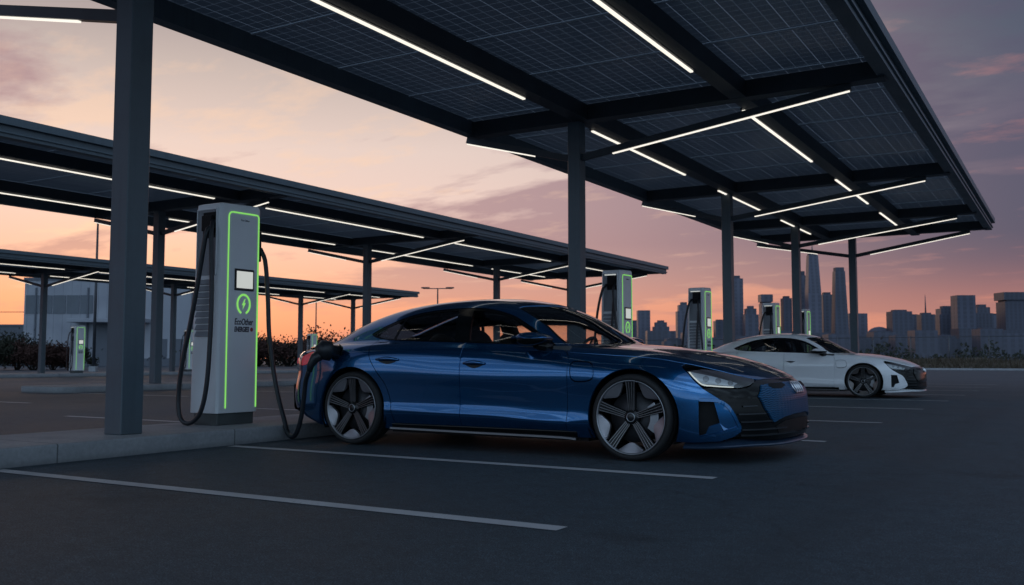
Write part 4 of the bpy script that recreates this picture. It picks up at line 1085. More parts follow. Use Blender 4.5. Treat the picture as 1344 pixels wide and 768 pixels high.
        for (x, z, r) in ((.60,.672,.030),(.69,.658,.028),(.775,.642,.025)):
            c = lookS(np.array([(x, z)]))[0]; n_ = grad(c[None])[0]
            q = c - n_*.028; mod.tube([tuple(q - n_*.02), tuple(q + n_*.012), tuple(q + n_*.016)], [r*.8, r*.8, r*.6], 18)
        refl = MB()
        pl_ = Skin(); pl_.patch(D4, lookS(cat([spline([(.452,.735),(.56,.715),(.68,.688),(.82,.644)],.02), poly([(.82,.644),(.80,.618),(.585,.628),(.452,.735)],.02)])), gap=0, off=-.024, flange=0, mirror=False, res=.02)
        refl.add(pl_.v, pl_.f, 0, True)
        lam = None
        for mb_, nm, mt in ((inn,'headlight',MAT['black_gloss']), (hl_,'lens',MAT['lamp_glass']), (drl,'light_guide',MAT['drl']), (mod,'projector',MAT['lamp_house']), (refl,'reflector',MAT['lamp_in'])):
            if sg < 0:
                mb_.v = [(x,-y,z) for x,y,z in mb_.v]; mb_.f = [f[::-1] for f in mb_.f]
                if hasattr(mb_, 'nrm'): mb_.nrm = [(x,-y,z) for x,y,z in mb_.nrm]
            o_ = mb_.build(nm, mt, lam or C)
            if lam is None: lam = o_
    # air curtain pockets behind the side blades
    for sg in (1, -1):
        s = Skin(); s.patch(VS, inlet, gap=-.004, off=-.045, flange=-.04, mirror=False)
        if sg < 0: s.v = [(x,-y,z) for x,y,z in s.v]; s.f = [f[::-1] for f in s.f]; s.nrm = [(x,-y,z) for x,y,z in s.nrm]
        s.build('side_intake', MAT['black_mat'], C)
    s = MB(); bp_ = cat([lookS(spline([(.56,.500),(.66,.498),(.715,.488),(.765,.45),(.803,.385),(.838,.298)],.02)), lookS(spline([(.838,.290),(.76,.262),(.66,.228),(.56,.205)],.02))]); add_strip(s, bp_, .030, .009, mirror=False); pair(s, 'air_blade', bl, C)
    s = MB(); V = lookS(np.array([(.606,.246),(.632,.296),(.705,.324),(.83,.288),(.74,.252)])); N = grad(V); V = V + N*np.array([-.03,-.035,.0,.004,.004])[:,None]
    s.add(V, [(0,1,2,4),(4,2,3)]); pair(s, 'air_vane', bl, C, recalc=False)
    # tail
    s = Skin(); s.patch(D3, rear_loop, gap=.001, flange=0); s.build('rear_panel', bl, C)
    s = Skin(); s.patch(RAD, tail_out, gap=.003, off=-.002, flange=.02, mirror=False); pair(s, 'tail_light', MAT['tail_red'], C)
    s = MB(); add_strip(s, lookB(spline([(0,.80),(-.35,.80),(-.6,.80),(-.72,.80)],.03)), .06, .004); s.build('light_bar', MAT['tail_lit'], C)
    s = MB(); add_strip(s, lookB(spline([(0,.40),(-.35,.40),(-.58,.41),(-.74,.44)],.03)), .26, .006); s.build('rear_diffuser', MAT['black_gloss'], C)
    s = MB(); P = lookT(spline([(-3.80,0),(-3.79,-.35),(-3.74,-.58),(-3.62,-.72)],.03)); add_strip(s, P, .05, .018); s.build('tail_spoiler', bl, C)
    # sills
    s = MB(); add_strip(s, lookS(poly([(-.50,.190),(-2.44,.190)],.05)), .06, .004, mirror=False)
    pair(s, 'side_skirt', MAT['black_gloss'], C)
    for sg in (1, -1):
        q = MB(); pts = [(-.50,.150),(-.62,.158),(-1.5,.163),(-2.44,.172)]
        P = lookS(spline(pts,.06)); P = P[~np.isnan(P).any(1)]; V = []
        for p_ in P:
            y_ = p_[1]; V += [(p_[0], y_+.03, p_[2]+.020), (p_[0], y_-.052, p_[2]+.012), (p_[0], y_-.056, p_[2]-.004), (p_[0], y_+.03, p_[2]-.012)]
        V = np.array(V)*np.array([1, sg, 1]); q.add(V, [(i*4+k, i*4+(k+1)%4, (i+1)*4+(k+1)%4, (i+1)*4+k) for i in range(len(P)-1) for k in range(4)])
        q.build('sill_blade', MAT['silver_strip'], C)
    # door handles: scooped grips, parts of their doors
    for (doors, xa, xb, z) in ((fds, -1.625, -1.395, .778), (rds, -2.605, -2.345, .812)):
        for d_, sg in zip(doors, (1,-1)):
            q = MB(); P = lookS(spline([(xa,z),((xa+xb)/2,z+.006),(xb,z-.002)],.02)); N = grad(P); V = []
            n_ = len(P)
            for i in range(n_):
                u_ = i/(n_-1); w_ = .019*(math.sin(math.pi*(.06+.88*u_))**.4); h_ = .030*math.sin(math.pi*(.03+.94*u_))**.5
                for a in range(10):
                    b = 2*math.pi*a/10; V.append(P[i] + np.array([0,0,1])*w_*math.cos(b) + N[i]*(h_*.62 + .009*math.sin(b)))
            V = np.array(V)*np.array([1,sg,1])
            q.add(V, [(i*10+k, i*10+(k+1)%10, (i+1)*10+(k+1)%10, (i+1)*10+k) for i in range(n_-1) for k in range(10)] + [tuple(range(10)), tuple((n_-1)*10+k for k in range(10))], 0, True)
            q.build('door_handle', bl, d_)
            cup = Skin(); cu = lookS(spline([(xa+.015,z-.004),((xa+xb)/2,z+.016),(xb-.015,z-.006),((xa+xb)/2,z-.042)],.012,True)); cup.patch(VS, cu, gap=0, off=.0012, flange=0, mirror=False, res=.03)
            if sg < 0: cup.v = [(x,-y,zz) for x,y,zz in cup.v]; cup.f = [f[::-1] for f in cup.f]; cup.nrm = [(x,-y,zz) for x,y,zz in cup.nrm]
            cup.build('handle_recess', MAT['black_gloss'], d_)
    # mirrors
    for sg in (1,-1):
        mm = MB(); mb2 = MB()
        def shell(mb, zlo, zhi, grow=0):
            n = 24; rings = 9; V = []
            for i in range(rings+1):
                u_ = i/rings; y = -.905 - .205*u_
                k_ = (1-(2*u_-1)**4)**.5 if u_ > .5 else 1
                cx = -.895 + .02*u_; ax = (.150 - .01*u_)*max(.15,k_)+grow; az = (.062-.004*u_)*max(.12,k_)+grow; cz = .985 + .004*u_
                for a in range(n):
                    b = 2*math.pi*a/n; c_, s_i = math.cos(b), math.sin(b)
                    x = cx + ax*math.copysign(abs(c_)**.8, c_)*(1.0 if c_ < 0 else 1.12); z = cz + az*math.copysign(abs(s_i)**.75, s_i)*(1.0 if c_ < 0 else 1-.35*c_)
                    V.append((x, y*sg, min(max(z, zlo), zhi)))
            mb.add(V, [(i*n+k, i*n+(k+1)%n, (i+1)*n+(k+1)%n, (i+1)*n+k) for i in range(rings) for k in range(n)] + [tuple(range(n)), tuple(rings*n+k for k in range(n))], 0, True)
        shell(mm, .992, 2); shell(mb2, 0, .992, -.003)
        mo = mm.build('mirror', bl, C)
        mb2.tube([(-.80,-.84*sg,.905),(-.84,-.90*sg,.925),(-.87,-.96*sg,.945)], [.055,.045,.04], 12)
        mb2.build('mirror_base', MAT['black_gloss'], mo)
        gq = MB(); gq.add([(-1.048,-.93*sg,.945),(-1.040,-1.085*sg,.95),(-1.040,-1.085*sg,1.02),(-1.048,-.93*sg,1.025)], [(0,1,2,3)]); gq.build('mirror_glass', MAT['chrome'], mo, recalc=False)
    # wheels, wells and underbody
    for x in (0, -2.9):
        for sg in (1, -1):
            w_ = make_wheel(C, (x, -.842*sg, .350))
            if sg < 0: w_.rotation_euler = (0, 0, math.pi)
            if x == 0 and sg > 0: pass
            l = MB(); prof = []
            n = 40; V = []
            for k in range(n+1):
                a = R(-30+240*k/n)
                for y in (-.950, -.56): V.append((x+.005+.402*math.cos(a), y*sg, .35+.402*math.sin(a)))
            l.add(V, [(2*k,2*k+1,2*k+3,2*k+2) for k in range(n)], 0, True)
            V = [(x+.005+.402*math.cos(R(-30+240*k/n)), -.56*sg, .35+.402*math.sin(R(-30+240*k/n))) for k in range(n+1)]
            l.add(V, [tuple(range(n+1))]); l.build('wheel_arch_liner', MAT['black_mat'], C, recalc=False)
    u_ = MB(); u_.box((-2.48,-.86,.135),(-.42,.86,.30)); u_.box((-3.72,-.555,.20),(.62,.555,.30)); u_.box((.40,-.80,.15),(.72,.80,.26)); u_.box((-3.60,-.74,.26),(-3.33,.74,.40))
    u_.box((.42,-.55,.30),(.80,.55,.56)); u_.build('underbody', MAT['black_mat'], C)
    # cabin
    c_ = MB(); c_.box((-2.75,-.80,.30),(-.55,.80,.34)); c_.box((-2.45,-.86,.30),(-.60,-.82,.93)); c_.box((-2.45,.82,.30),(-.60,.86,.93)); c_.box((-.62,-.80,.34),(-.58,.80,.86)); c_.box((-3.35,-.62,.86),(-2.70,.62,.90)); c_.box((-2.80,-.70,.34),(-2.74,.70,.88))
    c_.build('cabin_tub', MAT['interior'], C)
    s = Skin(); s.patch(VT, cat([lookT(spline([(-1.15,0),(-1.2,-.3),(-1.32,-.55)],.04)), lookT(spline([(-1.32,-.55),(-1.8,-.56),(-2.3,-.47)],.04)), lookT(spline([(-2.3,-.47),(-2.38,-.2),(-2.38,0)],.04)), lookT(poly([(-2.38,0),(-1.15,0)],.05))]), gap=0, off=-.035, flange=0, res=.08); s.build('headliner', MAT['headliner'], C)
    d = MB(); soft_box(d, (-.74,0,.86), (.42,1.52,.16), None, .45); soft_box(d, (-.80,.38,.905), (.26,.36,.08), None, .6); d.build('dashboard', MAT['interior'], C)
    st = MB(); Ms = Matrix.Rotation(R(-64), 4, 'Y'); P = []
    for k in range(25): a = 2*math.pi*k/24; P.append(Vector((-1.06,.38,.86)) + Ms @ Vector((.185*math.cos(a), .185*math.sin(a), 0)))
    st.tube(P, .016, 8, caps=False)
    for a in (0, math.pi, math.pi*1.5): st.bar(Vector((-1.06,.38,.86)), Vector((-1.06,.38,.86)) + Ms @ Vector((.18*math.cos(a+1.57), .18*math.sin(a+1.57), 0)), .03, .012)
    st.tube([Vector((-1.06,.38,.86)), Vector((-.80,.38,.74))], .035, 10); st.build('steering_wheel', MAT['interior'], C)
    for x, y in ((-1.46,.37),(-1.46,-.37),(-2.30,.36),(-2.30,-.36)):
        q = MB(); lean = R(-24 if x > -2 else -30); Mt = Matrix.Rotation(lean, 4, 'Y')
        soft_box(q, (x+.05,y,.50), (.54,.52,.18), None, .5); b = Vector((x-.20,y,.52))
        soft_box(q, b + Mt @ Vector((0,0,.30)), (.15,.50,.64), Mt, .5)
        if x > -2 or 1: soft_box(q, b + Mt @ Vector((0,0,.66 if x > -2 else .56)), (.10,.25,.17), Mt, .6)
        q.build('seat', MAT['leather'], C)
    q = MB(); soft_box(q, (-1.02,0,1.262), (.05,.20,.065), None, .6); q.bar((-1.02,0,1.27),(-1.06,0,1.325),.02,.02); q.build('rear_view_mirror', MAT['interior'], C)
    return C
MAT['bar'] = pbr('grille_bar_black', (.03,.034,.04), .22, .4, .1, 6)
MAT['lip'] = pbr('splitter_black', (.02,.04,.075), .3, .2, .1, 6, coat=.5)
carA = make_car('metallic blue four-door coupe parked in the foreground and plugged in at its rear wing', (-3.085, 8.0, 0))
# open flap over the charge port
q = MB(); soft_box(q, (-3.06,-.955,.905), (.15,.012,.095), Matrix.Rotation(R(20),4,'Y') @ Matrix.Rotation(R(-30),4,'Z'), .5); q.build('port_lid', MAT['black_gloss'], carA)
q = MB(); pc = lookS(np.array([(-3.20,.885)]))[0]; pn = grad(pc[None])[0]; q.tube([tuple(pc-pn*.03), tuple(pc+pn*.012), tuple(pc+pn*.014)], [.078,.078,.06], 24); q.build('charge_port', MAT['black_mat'], carA)
# the second car: same model in white
SWAP = {'metallic_blue_paint': 'white', 'textured_blue_grille': 'black_gloss', 'window_glass': 'glass_dark2', 'alloy_grey': 'alloy_bronze', 'grey_metal': 'grey_metal', 'daytime_light': 'lamp_in', 'splitter_black': 'white'}
MAT['glass_dark2'] = glass('smoked_window_glass', (.42,.44,.45)); MAT['alloy_bronze'] = pbr('alloy_bronze', (.16,.145,.14), .35, .7, .08, 9)
carB = copy_tree(carA); carB.location = (-3.87, 21.95, 0)
carB['label'] = 'pearl white four-door coupe parked further along the row'
MESH2 = {}
def repaint(o):
    for ch in [k for k in bpy.data.objects if k.parent == o]:
        if ch.name.split('.')[0] in ('port_lid','charge_port') and o == carB: bpy.data.objects.remove(ch); continue
        if ch.type == 'MESH':
            if ch.data.name not in MESH2:
                names = [m.name for m in ch.data.materials]
                if any(n in SWAP for n in names):
                    me = ch.data.copy()
                    for i, n in enumerate(names):
                        if n in SWAP: me.materials[i] = MAT[SWAP[n]]
                    MESH2[ch.data.name] = me
                else: MESH2[ch.data.name] = ch.data
            ch.data = MESH2[ch.data.name]
        repaint(ch)
repaint(carB)

# ------------------------------------------------------------------ far side of the lot: verge, fence, planting
MAT['verge'] = pbr('dry_verge_grass', (.070,.060,.045), .95, 0, .45, .9, .5, 6, spec=.1, detail=10)
MAT['blade'] = pbr('dry_grass_blades', (.080,.066,.048), .9, 0, .4, .6, spec=.1)
kb = MB(); kb.box((-70,77.2,-.05),(120,77.5,.14)); tag(kb.build('lot_kerb', MAT['concrete'], bevel=.02), kind='structure')
vg = MB(); N = 60
rng = random.Random(3)
V = []
for j in range(7):
    for i in range(N+1): V.append((-70+190*i/N, 77.5+j*1.6, .10 + (0 if j == 0 else .12*j + rng.uniform(-.12,.14))))
vg.add(V, [(j*(N+1)+i, j*(N+1)+i+1, (j+1)*(N+1)+i+1, (j+1)*(N+1)+i) for j in range(6) for i in range(N)], 0, True)
tag(vg.build('grass_verge', MAT['verge'], recalc=False), kind='structure')
gb = MB()
for k in range(9000):
    x = rng.uniform(-30,75); y = 77.6+rng.random()**1.3*8; h = rng.uniform(.18,.55)*(1.6 if rng.random() < .1 else 1); a = rng.uniform(0,6.3); w = rng.uniform(.03,.09)
    z = .08+.075*(y-77.5); dx, dy = math.cos(a)*w, math.sin(a)*w; lx, ly = rng.uniform(-.2,.2), rng.uniform(-.2,.2)
    gb.add([(x-dx,y-dy,z),(x+dx,y+dy,z),(x+lx,y+ly,z+h)], [(0,1,2)])
tag(gb.build('dry_grass', MAT['blade'], recalc=False), 'tall dry grass on the verge below the fence', None, None, 'stuff')
# chain-link fence
MAT['galv'] = pbr('galvanised_steel', (.10,.11,.125), .5, .5, .1, 3)
fe = thing('chain_link_fence', 'long chain-link fence with thin posts between the lot and the skyline', 'fence', (20, 86.5, 0))
def fl(x): return (x-20, 0)
for i in range(0, 56):
    x = -60 + i*3.0
    if x < -12 and i % 2: pass
    m = MB(); m.tube([(x-20,0,.3),(x-20,0,2.75)], .045, 6); m.build('fence_post', MAT['galv'], fe)
m = MB()
for z in (.75, 2.68): m.tube([(-80,0,z),(88,0,z)], .03, 5)
m.build('fence_rail', MAT['galv'], fe)
m = MB()
for k in range(0, 640):
    x = -80 + k*.2625
    m.add([(x-.006,.01,.75),(x+.006,.01,.75),(x+1.96,.01,2.68),(x+1.948,.01,2.68)], [(0,1,2,3)])
    m.add([(x+1.948,.02,.75),(x+1.96,.02,.75),(x+.006,.02,2.68),(x-.006,.02,2.68)], [(0,1,2,3)])
m.build('wire_mesh', MAT['galv'], fe, recalc=False)

def leaf_mat(name, col, var=.5):
    m, t, out = new_mat(name)
    d = t.node('ShaderNodeBsdfPrincipled'); d.inputs['Roughness'].default_value = .8; d.inputs['Specular IOR Level'].default_value = .15
    tc = t.node('ShaderNodeTexCoord').outputs['Object']; n = t.node('ShaderNodeTexNoise'); n.inputs['Scale'].default_value = 1.6; n.inputs['Detail'].default_value = 6; t.link(tc, n.inputs['Vector'])
    t.link(t.ramp(n.outputs[0], [(.3, tuple(c*(1-var) for c in col)), (.7, tuple(c*(1+var) for c in col))]), d.inputs['Base Color'])
    t.link(d.outputs[0], out.inputs[0]); return m
MAT['leaf_dark'] = leaf_mat('dark_leaves', (.028,.030,.021)); MAT['leaf_red'] = leaf_mat('reddish_leaves', (.050,.026,.022)); MAT['bark'] = pbr('bark', (.05,.04,.035), .9, 0, .3, 8, .4, 30)
def bush(name, label, cat_, loc, w, h, n, mat, seed, group=None, trunk=.25, leaf=.16, spiky=.3):
    r = random.Random(seed); T = thing(name, label, cat_, loc, 0, group)
    st = MB(); tips = []
    for k in range(9 if trunk < .5 else 12):
        a = r.uniform(0,6.28); rad = r.uniform(.2,.95)*w/2; top = Vector((math.cos(a)*rad, math.sin(a)*rad*.8, h*r.uniform(.55,1.0)*(1.05-.5*rad/(w/2))))
        midp = Vector((top.x*.35, top.y*.35, h*(.15+.25*trunk)+.2*top.z))
        st.tube([(top.x*.08,top.y*.08,0), midp, top], [.045*h/2, .03*h/2, .008], 5); tips.append((midp, top))
    st.build('branches' if trunk < .5 else 'trunk', MAT['bark'], T)
    cr = MB()
    clumps = []
    for midp, top in tips:
        for q in range(4): clumps.append((midp.lerp(top, .25+.25*q) + Vector((r.gauss(0,.12)*w, r.gauss(0,.12)*w, r.gauss(0,.06)*h)), r.uniform(.10,.2)*min(w,h*1.4)))
    for k in range(n):
        c, s = clumps[r.randrange(len(clumps))]
        p = c + Vector((r.gauss(0,1), r.gauss(0,1), r.gauss(0,.8)))*s*.62
        if p.z < .03: p.z = abs(p.z)+.05
        d = Vector((r.gauss(0,1), r.gauss(0,1), r.gauss(.4,.8))).normalized(); u = d.orthogonal().normalized(); sz = leaf*r.uniform(.6,1.4)
        cr.add([p, p+d*sz*.5+u*sz*.28, p+d*sz, p+d*sz*.5-u*sz*.28], [(0,1,2,3)])
    if spiky:
        for k in range(int(n*.02)):
            midp, top = tips[r.randrange(len(tips))]; p = top + Vector((r.gauss(0,.3), r.gauss(0,.3), 0))
            e = p + Vector((r.gauss(0,.12), r.gauss(0,.12), r.uniform(.2,.9)*spiky)); cr.add([p, p+Vector((.03,0,0)), e], [(0,1,2)])
    cr.build('foliage', mat, T, recalc=False)
    return T
def bat(px, depth): v = at(px, depth); return (v.x, v.y, 0)
bl = [(-8,70,7,3.0,'leaf_dark','dark leafy bush at the left edge of the picture'),(22,72,6,3.4,'leaf_dark','tall dark bush beside the first far canopy column'),(44,70,5.5,2.9,'leaf_red','reddish brown bush left of the warehouse entrance'),
      (70,71,5,2.5,'leaf_red','lower reddish bush below the warehouse windows'),(92,74,4,2.2,'leaf_dark','small dark bush just left of the far charging station')]
for i, (px, d, w, h, mt, lb) in enumerate(bl):
    bush('bush', lb, 'bush', bat(px, d), w, h*.78, 4500, MAT[mt], 20+i, 'bushes in front of the warehouse', leaf=.17, spiky=.9)
hz = [(296,104,9,4.6,'leaf_dark'),(318,98,8,4.2,'leaf_red'),(338,108,10,4.9,'leaf_dark'),(357,100,8,4.2,'leaf_red'),(378,106,10,4.6,'leaf_dark'),(400,102,9,4.2,'leaf_dark'),(446,112,11,5.4,'leaf_red'),(432,92,7,5.3,'leaf_red'),(470,108,10,4.6,'leaf_dark')]
hzl = ['scrubby tree on the horizon just right of the nearest charging station','reddish scrub behind the hanging charging cable','dark tree with spiky twigs between charger and far canopy column','reddish bush left of the far canopy column by the horizon','dark shrub right behind the far canopy column','dark shrub between far canopy column and blue car tail','red-leaved tree behind the tail of the blue car, the farther one','red-leaved tree close behind the tail of the blue car','dark shrub mostly behind the blue car roofline at the rear']
for i, (px, d, w, h, mt) in enumerate(hz):
    bush('scrub_tree', hzl[i], 'tree', bat(px, d), w, h*.72, 2600, MAT[mt], 50+i, 'scrub trees along the western horizon', trunk=.5, leaf=.26, spiky=1.2)
# low dark hedge bank along the horizon behind them
hb = MB(); r_ = random.Random(5)
for k in range(5000):
    px = r_.uniform(-60, 620); d = r_.uniform(112, 128); p = at(px, d, r_.random()**1.5*2.6); sz = r_.uniform(.3,.8); a = Vector((r_.gauss(0,1), r_.gauss(0,1), r_.gauss(0,1))).normalized(); u_ = a.orthogonal().normalized()
    hb.add([p, p+a*sz*.5+u_*sz*.3, p+a*sz, p+a*sz*.5-u_*sz*.3], [(0,1,2,3)])
tag(hb.build('distant_undergrowth', MAT['leaf_dark'], recalc=False), 'dark band of undergrowth along the western horizon', None, None, 'stuff')

hb = MB()
for k in range(3800):
    px = r_.uniform(820, 1480); d = r_.uniform(100, 118); p = at(px, d, .3+r_.random()**1.6*(1.4+.8*math.sin(px*.05)+.5*math.sin(px*.17))); sz = r_.uniform(.25,.7); a = Vector((r_.gauss(0,1), r_.gauss(0,1), r_.gauss(0,1))).normalized(); u_ = a.orthogonal().normalized()
    hb.add([p, p+a*sz*.5+u_*sz*.3, p+a*sz, p+a*sz*.5-u_*sz*.3], [(0,1,2,3)])
tag(hb.build('scrub_belt', MAT['leaf_dark'], recalc=False), 'low dark scrub behind the fence under the skyline', None, None, 'stuff')

# ------------------------------------------------------------------ light poles
MAT['pole'] = pbr('pole_paint', (.045,.05,.06), .5, .2, .1, 3)
def pole(label, px, d, h, head):
    b = at(px, d); T = thing('light_pole', label, 'light pole', b, YAW)
    m = MB(); m.tube([(0,0,0),(0,0,h*.5),(0,0,h)], [.11,.09,.065], 10); m.build('mast', MAT['pole'], T)
    if head:
        m = MB(); m.bar((-1.5,0,h),(1.5,0,h),.09,.09); m.build('cross_arm', MAT['pole'], T)
        for s in (-1,1):
            m = MB(); m.box((s*1.25-.42,-.22,h+.02),(s*1.25+.42,.22,h+.14)); m.build('lamp_head', MAT['pole'], T, bevel=.03)
    m = MB(); m.box((-.22,-.22,0),(.22,.22,.35)); m.build('pole_base', MAT['concrete'], T, bevel=.02)
pole('thin dark light pole rising between the two far canopies at the left', 123, 62, 9.8, False)
pole('light pole with two flat lamp heads above the blue car roof', 574, 96, 8.0, True)
pole('slender light pole right of the far canopy column at the horizon', 414, 120, 8.5, False)

# ------------------------------------------------------------------ warehouse and plant on the left
MAT['wh'] = pbr('pale_cladding', (.30,.31,.35), .7, 0, .07, .25); MAT['wh_dark'] = pbr('dark_cladding', (.085,.095,.12), .5, 0, .1, .3); MAT['wh_glass'] = pbr('warehouse_glazing', (.06,.075,.10), .15, 0, .2, .4)
def clad(name, c0, c1):
    m, t, out = new_mat(name); b = t.node('ShaderNodeBsdfPrincipled'); t.link(b.outputs[0], out.inputs[0]); b.inputs['Roughness'].default_value = .65
    tc = t.node('ShaderNodeTexCoord').outputs['Object']; s = t.node('ShaderNodeSeparateXYZ'); t.link(tc, s.inputs[0])
    f = t.math('FRACT', t.math('MULTIPLY', s.outputs[0], .95)); g_ = t.math('GREATER_THAN', t.math('ABSOLUTE', t.math('SUBTRACT', f, .5)), .47)
    n = t.node('ShaderNodeTexNoise'); n.inputs['Scale'].default_value = .35; n.inputs['Detail'].default_value = 6; t.link(tc, n.inputs['Vector'])
    c = t.ramp(n.outputs[0], [(.3, c0), (.7, c1)]); t.link(t.mix(t.math('MULTIPLY', g_, .45), c, tuple(x*.35 for x in c0)+(1,)), b.inputs['Base Color']); return m
MAT['clad'] = clad('ribbed_cladding', (.24,.25,.29), (.33,.34,.38))
whp = at(150, 112); WH = thing('warehouse', 'pale warehouse with a dark window band and canopy over its entrance, far left', 'warehouse', (whp.x, whp.y, 0), YAW)
m = MB(); m.box((-10.9,0,0),(0,16,10.2)); m.build('wall', MAT['clad'], WH)
m = MB(); m.box((0,.02,0),(11.2,15,9.4)); m.build('wall', MAT['wh'], WH)
m = MB(); m.box((-11.0,-.12,10.2),(.1,16.1,10.5)); m.box((.1,-.1,9.4),(11.3,15.1,9.65)); m.build('roof', MAT['wh_dark'], WH)
for k in range(5):
    m = MB(); x = -10.7+k*1.62; m.box((x,-.06,6.2),(x+1.5,.02,8.4)); w_ = m.build('window', MAT['wh_glass'], WH)
m = MB(); m.box((-4.6,-2.6,5.1),(4.2,.0,5.55)); m.build('entrance_canopy', MAT['wh'], WH, bevel=.05)
m = MB(); m.box((-2.4,-.05,.0),(1.6,.015,5.0)); m.build('doorway', MAT['wh_dark'], WH)
for k in range(3):
    m = MB(); m.box((4.6+k*2.2,-.05,.3),(6.2+k*2.2,.018,3.2)); m.build('loading_door', MAT['wh_dark'], WH)
m = MB(); m.box((-11,-.25,0),(11.3,-.001,.9)); m.build('base_course', MAT['wh_dark'], WH)
for k in range(4):
    m = MB(); x = -9.5+k*6.2; m.box((x-.09,-.14,.95),(x+.09,-.001,9.3)); m.build('downpipe', MAT['wh_dark'], WH)
lp_ = at(2, 118); LB = thing('utility_building', 'low dark utility building with pipe frames on its roof, at the left edge', 'building', (lp_.x, lp_.y, 0), YAW)
m = MB(); m.box((-9,0,0),(3.2,10,4.9)); m.build('wall', MAT['wh_dark'], LB)
m = MB(); m.box((-9.1,-.1,4.9),(3.3,10.1,5.15)); m.build('roof', MAT['wh_dark'], LB)
for k in range(5):
    m = MB(); x = -1.8+k*.75; m.bar((x,2,5.1),(x,2,6.9),.09,.09); m.bar((x,2,6.8),(x+.7,2,6.8),.08,.08); m.build('pipe_frame', MAT['pole'], LB)

# ------------------------------------------------------------------ skyline
def facade(name, c, lit=.0):
    m, t, out = new_mat(name); b = t.node('ShaderNodeBsdfPrincipled'); t.link(b.outputs[0], out.inputs[0]); b.inputs['Roughness'].default_value = .55
    tc = t.node('ShaderNodeTexCoord').outputs['Object']; s = t.node('ShaderNodeSeparateXYZ'); t.link(tc, s.inputs[0])
    oi = t.node('ShaderNodeObjectInfo').outputs['Random']
    ax = t.math('ADD', s.outputs[0], s.outputs[1])
    fx = t.math('GREATER_THAN', t.math('FRACT', t.math('DIVIDE', ax, t.math('MULTIPLY_ADD', oi, 4.0, 4.5))), .45)
    fz = t.math('GREATER_THAN', t.math('FRACT', t.math('DIVIDE', s.outputs[2], t.math('MULTIPLY_ADD', oi, 2.0, 3.6))), .4)
    pat = t.math('MULTIPLY', fx, t.math('MULTIPLY_ADD', fz, .5, .5))
    n = t.node('ShaderNodeTexNoise'); n.inputs['Scale'].default_value = .02; n.inputs['Detail'].default_value = 5; t.link(tc, n.inputs['Vector'])
    c1 = tuple(x*.80 for x in c); c2 = tuple(x*1.18 for x in c)
    col = t.ramp(n.outputs[0], [(.3, c1), (.7, c2)])
    col = t.mix(1.0, col, t.ramp(oi, [(0,(.82,)*3),(1,(1.2,)*3)]), 'MULTIPLY')
    col = t.mix(t.math('MULTIPLY', pat, .55), col, tuple(x*.42 for x in c)+(1,))
    # air haze painted into the facade colour, thicker towards the ground
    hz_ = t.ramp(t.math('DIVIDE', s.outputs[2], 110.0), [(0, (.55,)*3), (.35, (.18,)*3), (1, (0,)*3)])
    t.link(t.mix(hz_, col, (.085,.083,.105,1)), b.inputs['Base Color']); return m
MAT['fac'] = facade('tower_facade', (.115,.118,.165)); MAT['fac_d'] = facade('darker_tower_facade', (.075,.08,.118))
MAT['fac_roof'] = pbr('tower_roof', (.07,.072,.10), .7, 0, .1, .05)
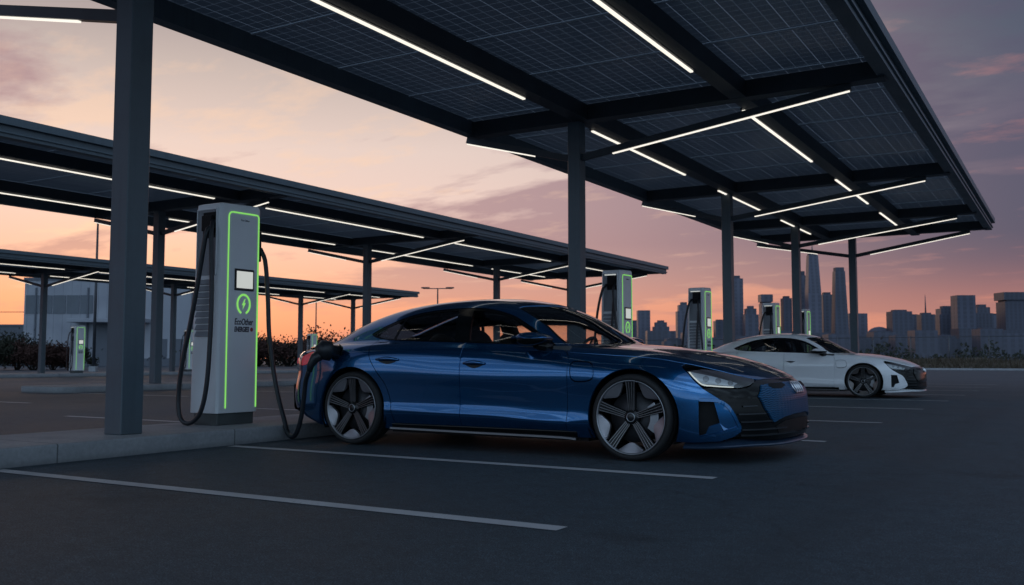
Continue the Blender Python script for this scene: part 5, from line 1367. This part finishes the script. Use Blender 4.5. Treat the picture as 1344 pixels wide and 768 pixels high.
def tower(px0, px1, ytop, label, d=1150, kind='flat', dark=False, spire=0, depth=None):
    k = d/F_PX; w = (px1-px0)*k; h = (471-ytop)*k + .8
    b = at((px0+px1)/2, d); T = thing('tower_block', label, 'skyscraper' if h > 60 else 'building', (b.x, b.y, 0), YAW, 'buildings of the city skyline')
    dp = depth or max(w*.8, 14); mt = MAT['fac_d'] if dark else MAT['fac']
    def bx(name, x0, x1, z0, z1, y0=0, y1=None, mat=mt): m = MB(); m.box((x0,y0,z0),(x1,dp if y1 is None else y1,z1)); return m.build(name, mat, T)
    if kind == 'flat':
        bx('shaft', -w/2, w/2, 0, h*.965); bx('roof_plant', -w*.32, w*.30, h*.965, h, dp*.2, dp*.8, MAT['fac_roof'])
    elif kind == 'step':
        bx('shaft', -w/2, w/2, 0, h*.84); bx('upper_storeys', -w*.38, w*.36, h*.84, h*.95, dp*.1, dp*.9); bx('roof_plant', -w*.22, w*.2, h*.95, h, dp*.25, dp*.7, MAT['fac_roof'])
    elif kind == 'slab':
        bx('shaft', -w/2, w/2, 0, h); bx('podium', -w*.62, w*.62, 0, h*.22, -dp*.1, dp*1.1)
    elif kind == 'crown':
        bx('shaft', -w*.5, w*.5, 0, h*.86); bx('crown', -w*.56, w*.56, h*.885, h, -dp*.05, dp*1.05); bx('crown_neck', -w*.42, w*.42, h*.86, h*.885, dp*.05, dp*.95, MAT['fac_roof'])
    elif kind == 'taper':
        m = MB(); t0 = .30; V = [(-w/2,0,0),(w/2,0,0),(w/2,dp,0),(-w/2,dp,0),(-w*t0,dp*.15,h*.96),(w*t0,dp*.15,h*.96),(w*t0,dp*.85,h*.96),(-w*t0,dp*.85,h*.96)]
        m.add(V, [(3,2,1,0),(4,5,6,7),(0,1,5,4),(1,2,6,5),(2,3,7,6),(3,0,4,7)]); m.build('shaft', mt, T); bx('crown', -w*.26, w*.26, h*.96, h, dp*.2, dp*.8, MAT['fac_roof'])
    elif kind == 'dome':
        bx('shaft', -w/2, w/2, 0, h*.72)
        m = MB(); n = 14; prof = [(w*.40*math.cos(a), h*.72+h*.28*math.sin(a)) for a in (0,.3,.6,.9,1.2,1.5)]
        V = [(r0*math.cos(2*math.pi*q/n), dp/2+r0*math.sin(2*math.pi*q/n), z) for r0, z in prof for q in range(n)]
        m.add(V, [(i*n+q, i*n+(q+1)%n, (i+1)*n+(q+1)%n, (i+1)*n+q) for i in range(5) for q in range(n)] + [tuple(5*n+q for q in range(n))], 0, False); m.build('dome', mt, T)
    elif kind == 'spire':
        bx('shaft', -w/2, w/2, 0, h*.62); 
        m = MB(); V = [(-w/2,0,h*.62),(w/2,0,h*.62),(w/2,dp,h*.62),(-w/2,dp,h*.62),(-w*.36,dp*.15,h*.98),(w*.36,dp*.15,h*.98),(w*.36,dp*.85,h*.98),(-w*.36,dp*.85,h*.98)]
        m.add(V, [(4,5,6,7),(0,1,5,4),(1,2,6,5),(2,3,7,6),(3,0,4,7)]); m.build('upper_storeys', mt, T); bx('crown', -w*.3, w*.3, h*.98, h, dp*.2, dp*.8, MAT['fac_roof'])
    if spire:
        m = MB(); m.tube([(0,dp/2,h-1),(0,dp/2,h+spire*k*.5),(0,dp/2,h+spire*k)], [1.1*k,.7*k,.25*k], 6); m.build('mast', MAT['fac_roof'], T)
    return T
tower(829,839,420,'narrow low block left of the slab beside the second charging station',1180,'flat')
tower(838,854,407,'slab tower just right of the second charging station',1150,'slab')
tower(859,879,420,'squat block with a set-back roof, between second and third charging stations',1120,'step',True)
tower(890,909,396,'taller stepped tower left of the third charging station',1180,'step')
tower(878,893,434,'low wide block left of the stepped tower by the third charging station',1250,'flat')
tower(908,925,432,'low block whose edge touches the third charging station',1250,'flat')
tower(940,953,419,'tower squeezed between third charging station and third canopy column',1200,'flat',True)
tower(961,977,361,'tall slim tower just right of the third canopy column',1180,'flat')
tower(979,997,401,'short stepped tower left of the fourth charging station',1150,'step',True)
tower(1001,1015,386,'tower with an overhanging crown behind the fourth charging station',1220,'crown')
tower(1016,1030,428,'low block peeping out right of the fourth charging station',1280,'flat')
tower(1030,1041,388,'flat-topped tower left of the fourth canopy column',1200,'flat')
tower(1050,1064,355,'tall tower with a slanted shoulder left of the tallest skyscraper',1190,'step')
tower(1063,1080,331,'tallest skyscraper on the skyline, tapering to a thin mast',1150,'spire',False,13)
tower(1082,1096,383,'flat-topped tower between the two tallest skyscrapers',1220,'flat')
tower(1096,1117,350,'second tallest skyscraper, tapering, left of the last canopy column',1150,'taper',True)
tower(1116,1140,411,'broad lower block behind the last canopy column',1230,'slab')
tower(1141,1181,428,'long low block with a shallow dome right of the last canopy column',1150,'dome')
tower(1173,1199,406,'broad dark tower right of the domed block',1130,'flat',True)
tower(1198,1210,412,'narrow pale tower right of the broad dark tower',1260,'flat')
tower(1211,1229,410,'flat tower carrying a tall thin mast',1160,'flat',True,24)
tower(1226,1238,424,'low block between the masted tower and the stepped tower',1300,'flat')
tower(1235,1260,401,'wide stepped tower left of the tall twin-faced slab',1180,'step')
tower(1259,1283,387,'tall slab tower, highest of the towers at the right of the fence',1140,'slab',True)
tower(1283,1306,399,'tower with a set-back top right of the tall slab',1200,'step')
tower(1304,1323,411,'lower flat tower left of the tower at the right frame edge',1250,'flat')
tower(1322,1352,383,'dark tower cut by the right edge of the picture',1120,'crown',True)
r_ = random.Random(11)
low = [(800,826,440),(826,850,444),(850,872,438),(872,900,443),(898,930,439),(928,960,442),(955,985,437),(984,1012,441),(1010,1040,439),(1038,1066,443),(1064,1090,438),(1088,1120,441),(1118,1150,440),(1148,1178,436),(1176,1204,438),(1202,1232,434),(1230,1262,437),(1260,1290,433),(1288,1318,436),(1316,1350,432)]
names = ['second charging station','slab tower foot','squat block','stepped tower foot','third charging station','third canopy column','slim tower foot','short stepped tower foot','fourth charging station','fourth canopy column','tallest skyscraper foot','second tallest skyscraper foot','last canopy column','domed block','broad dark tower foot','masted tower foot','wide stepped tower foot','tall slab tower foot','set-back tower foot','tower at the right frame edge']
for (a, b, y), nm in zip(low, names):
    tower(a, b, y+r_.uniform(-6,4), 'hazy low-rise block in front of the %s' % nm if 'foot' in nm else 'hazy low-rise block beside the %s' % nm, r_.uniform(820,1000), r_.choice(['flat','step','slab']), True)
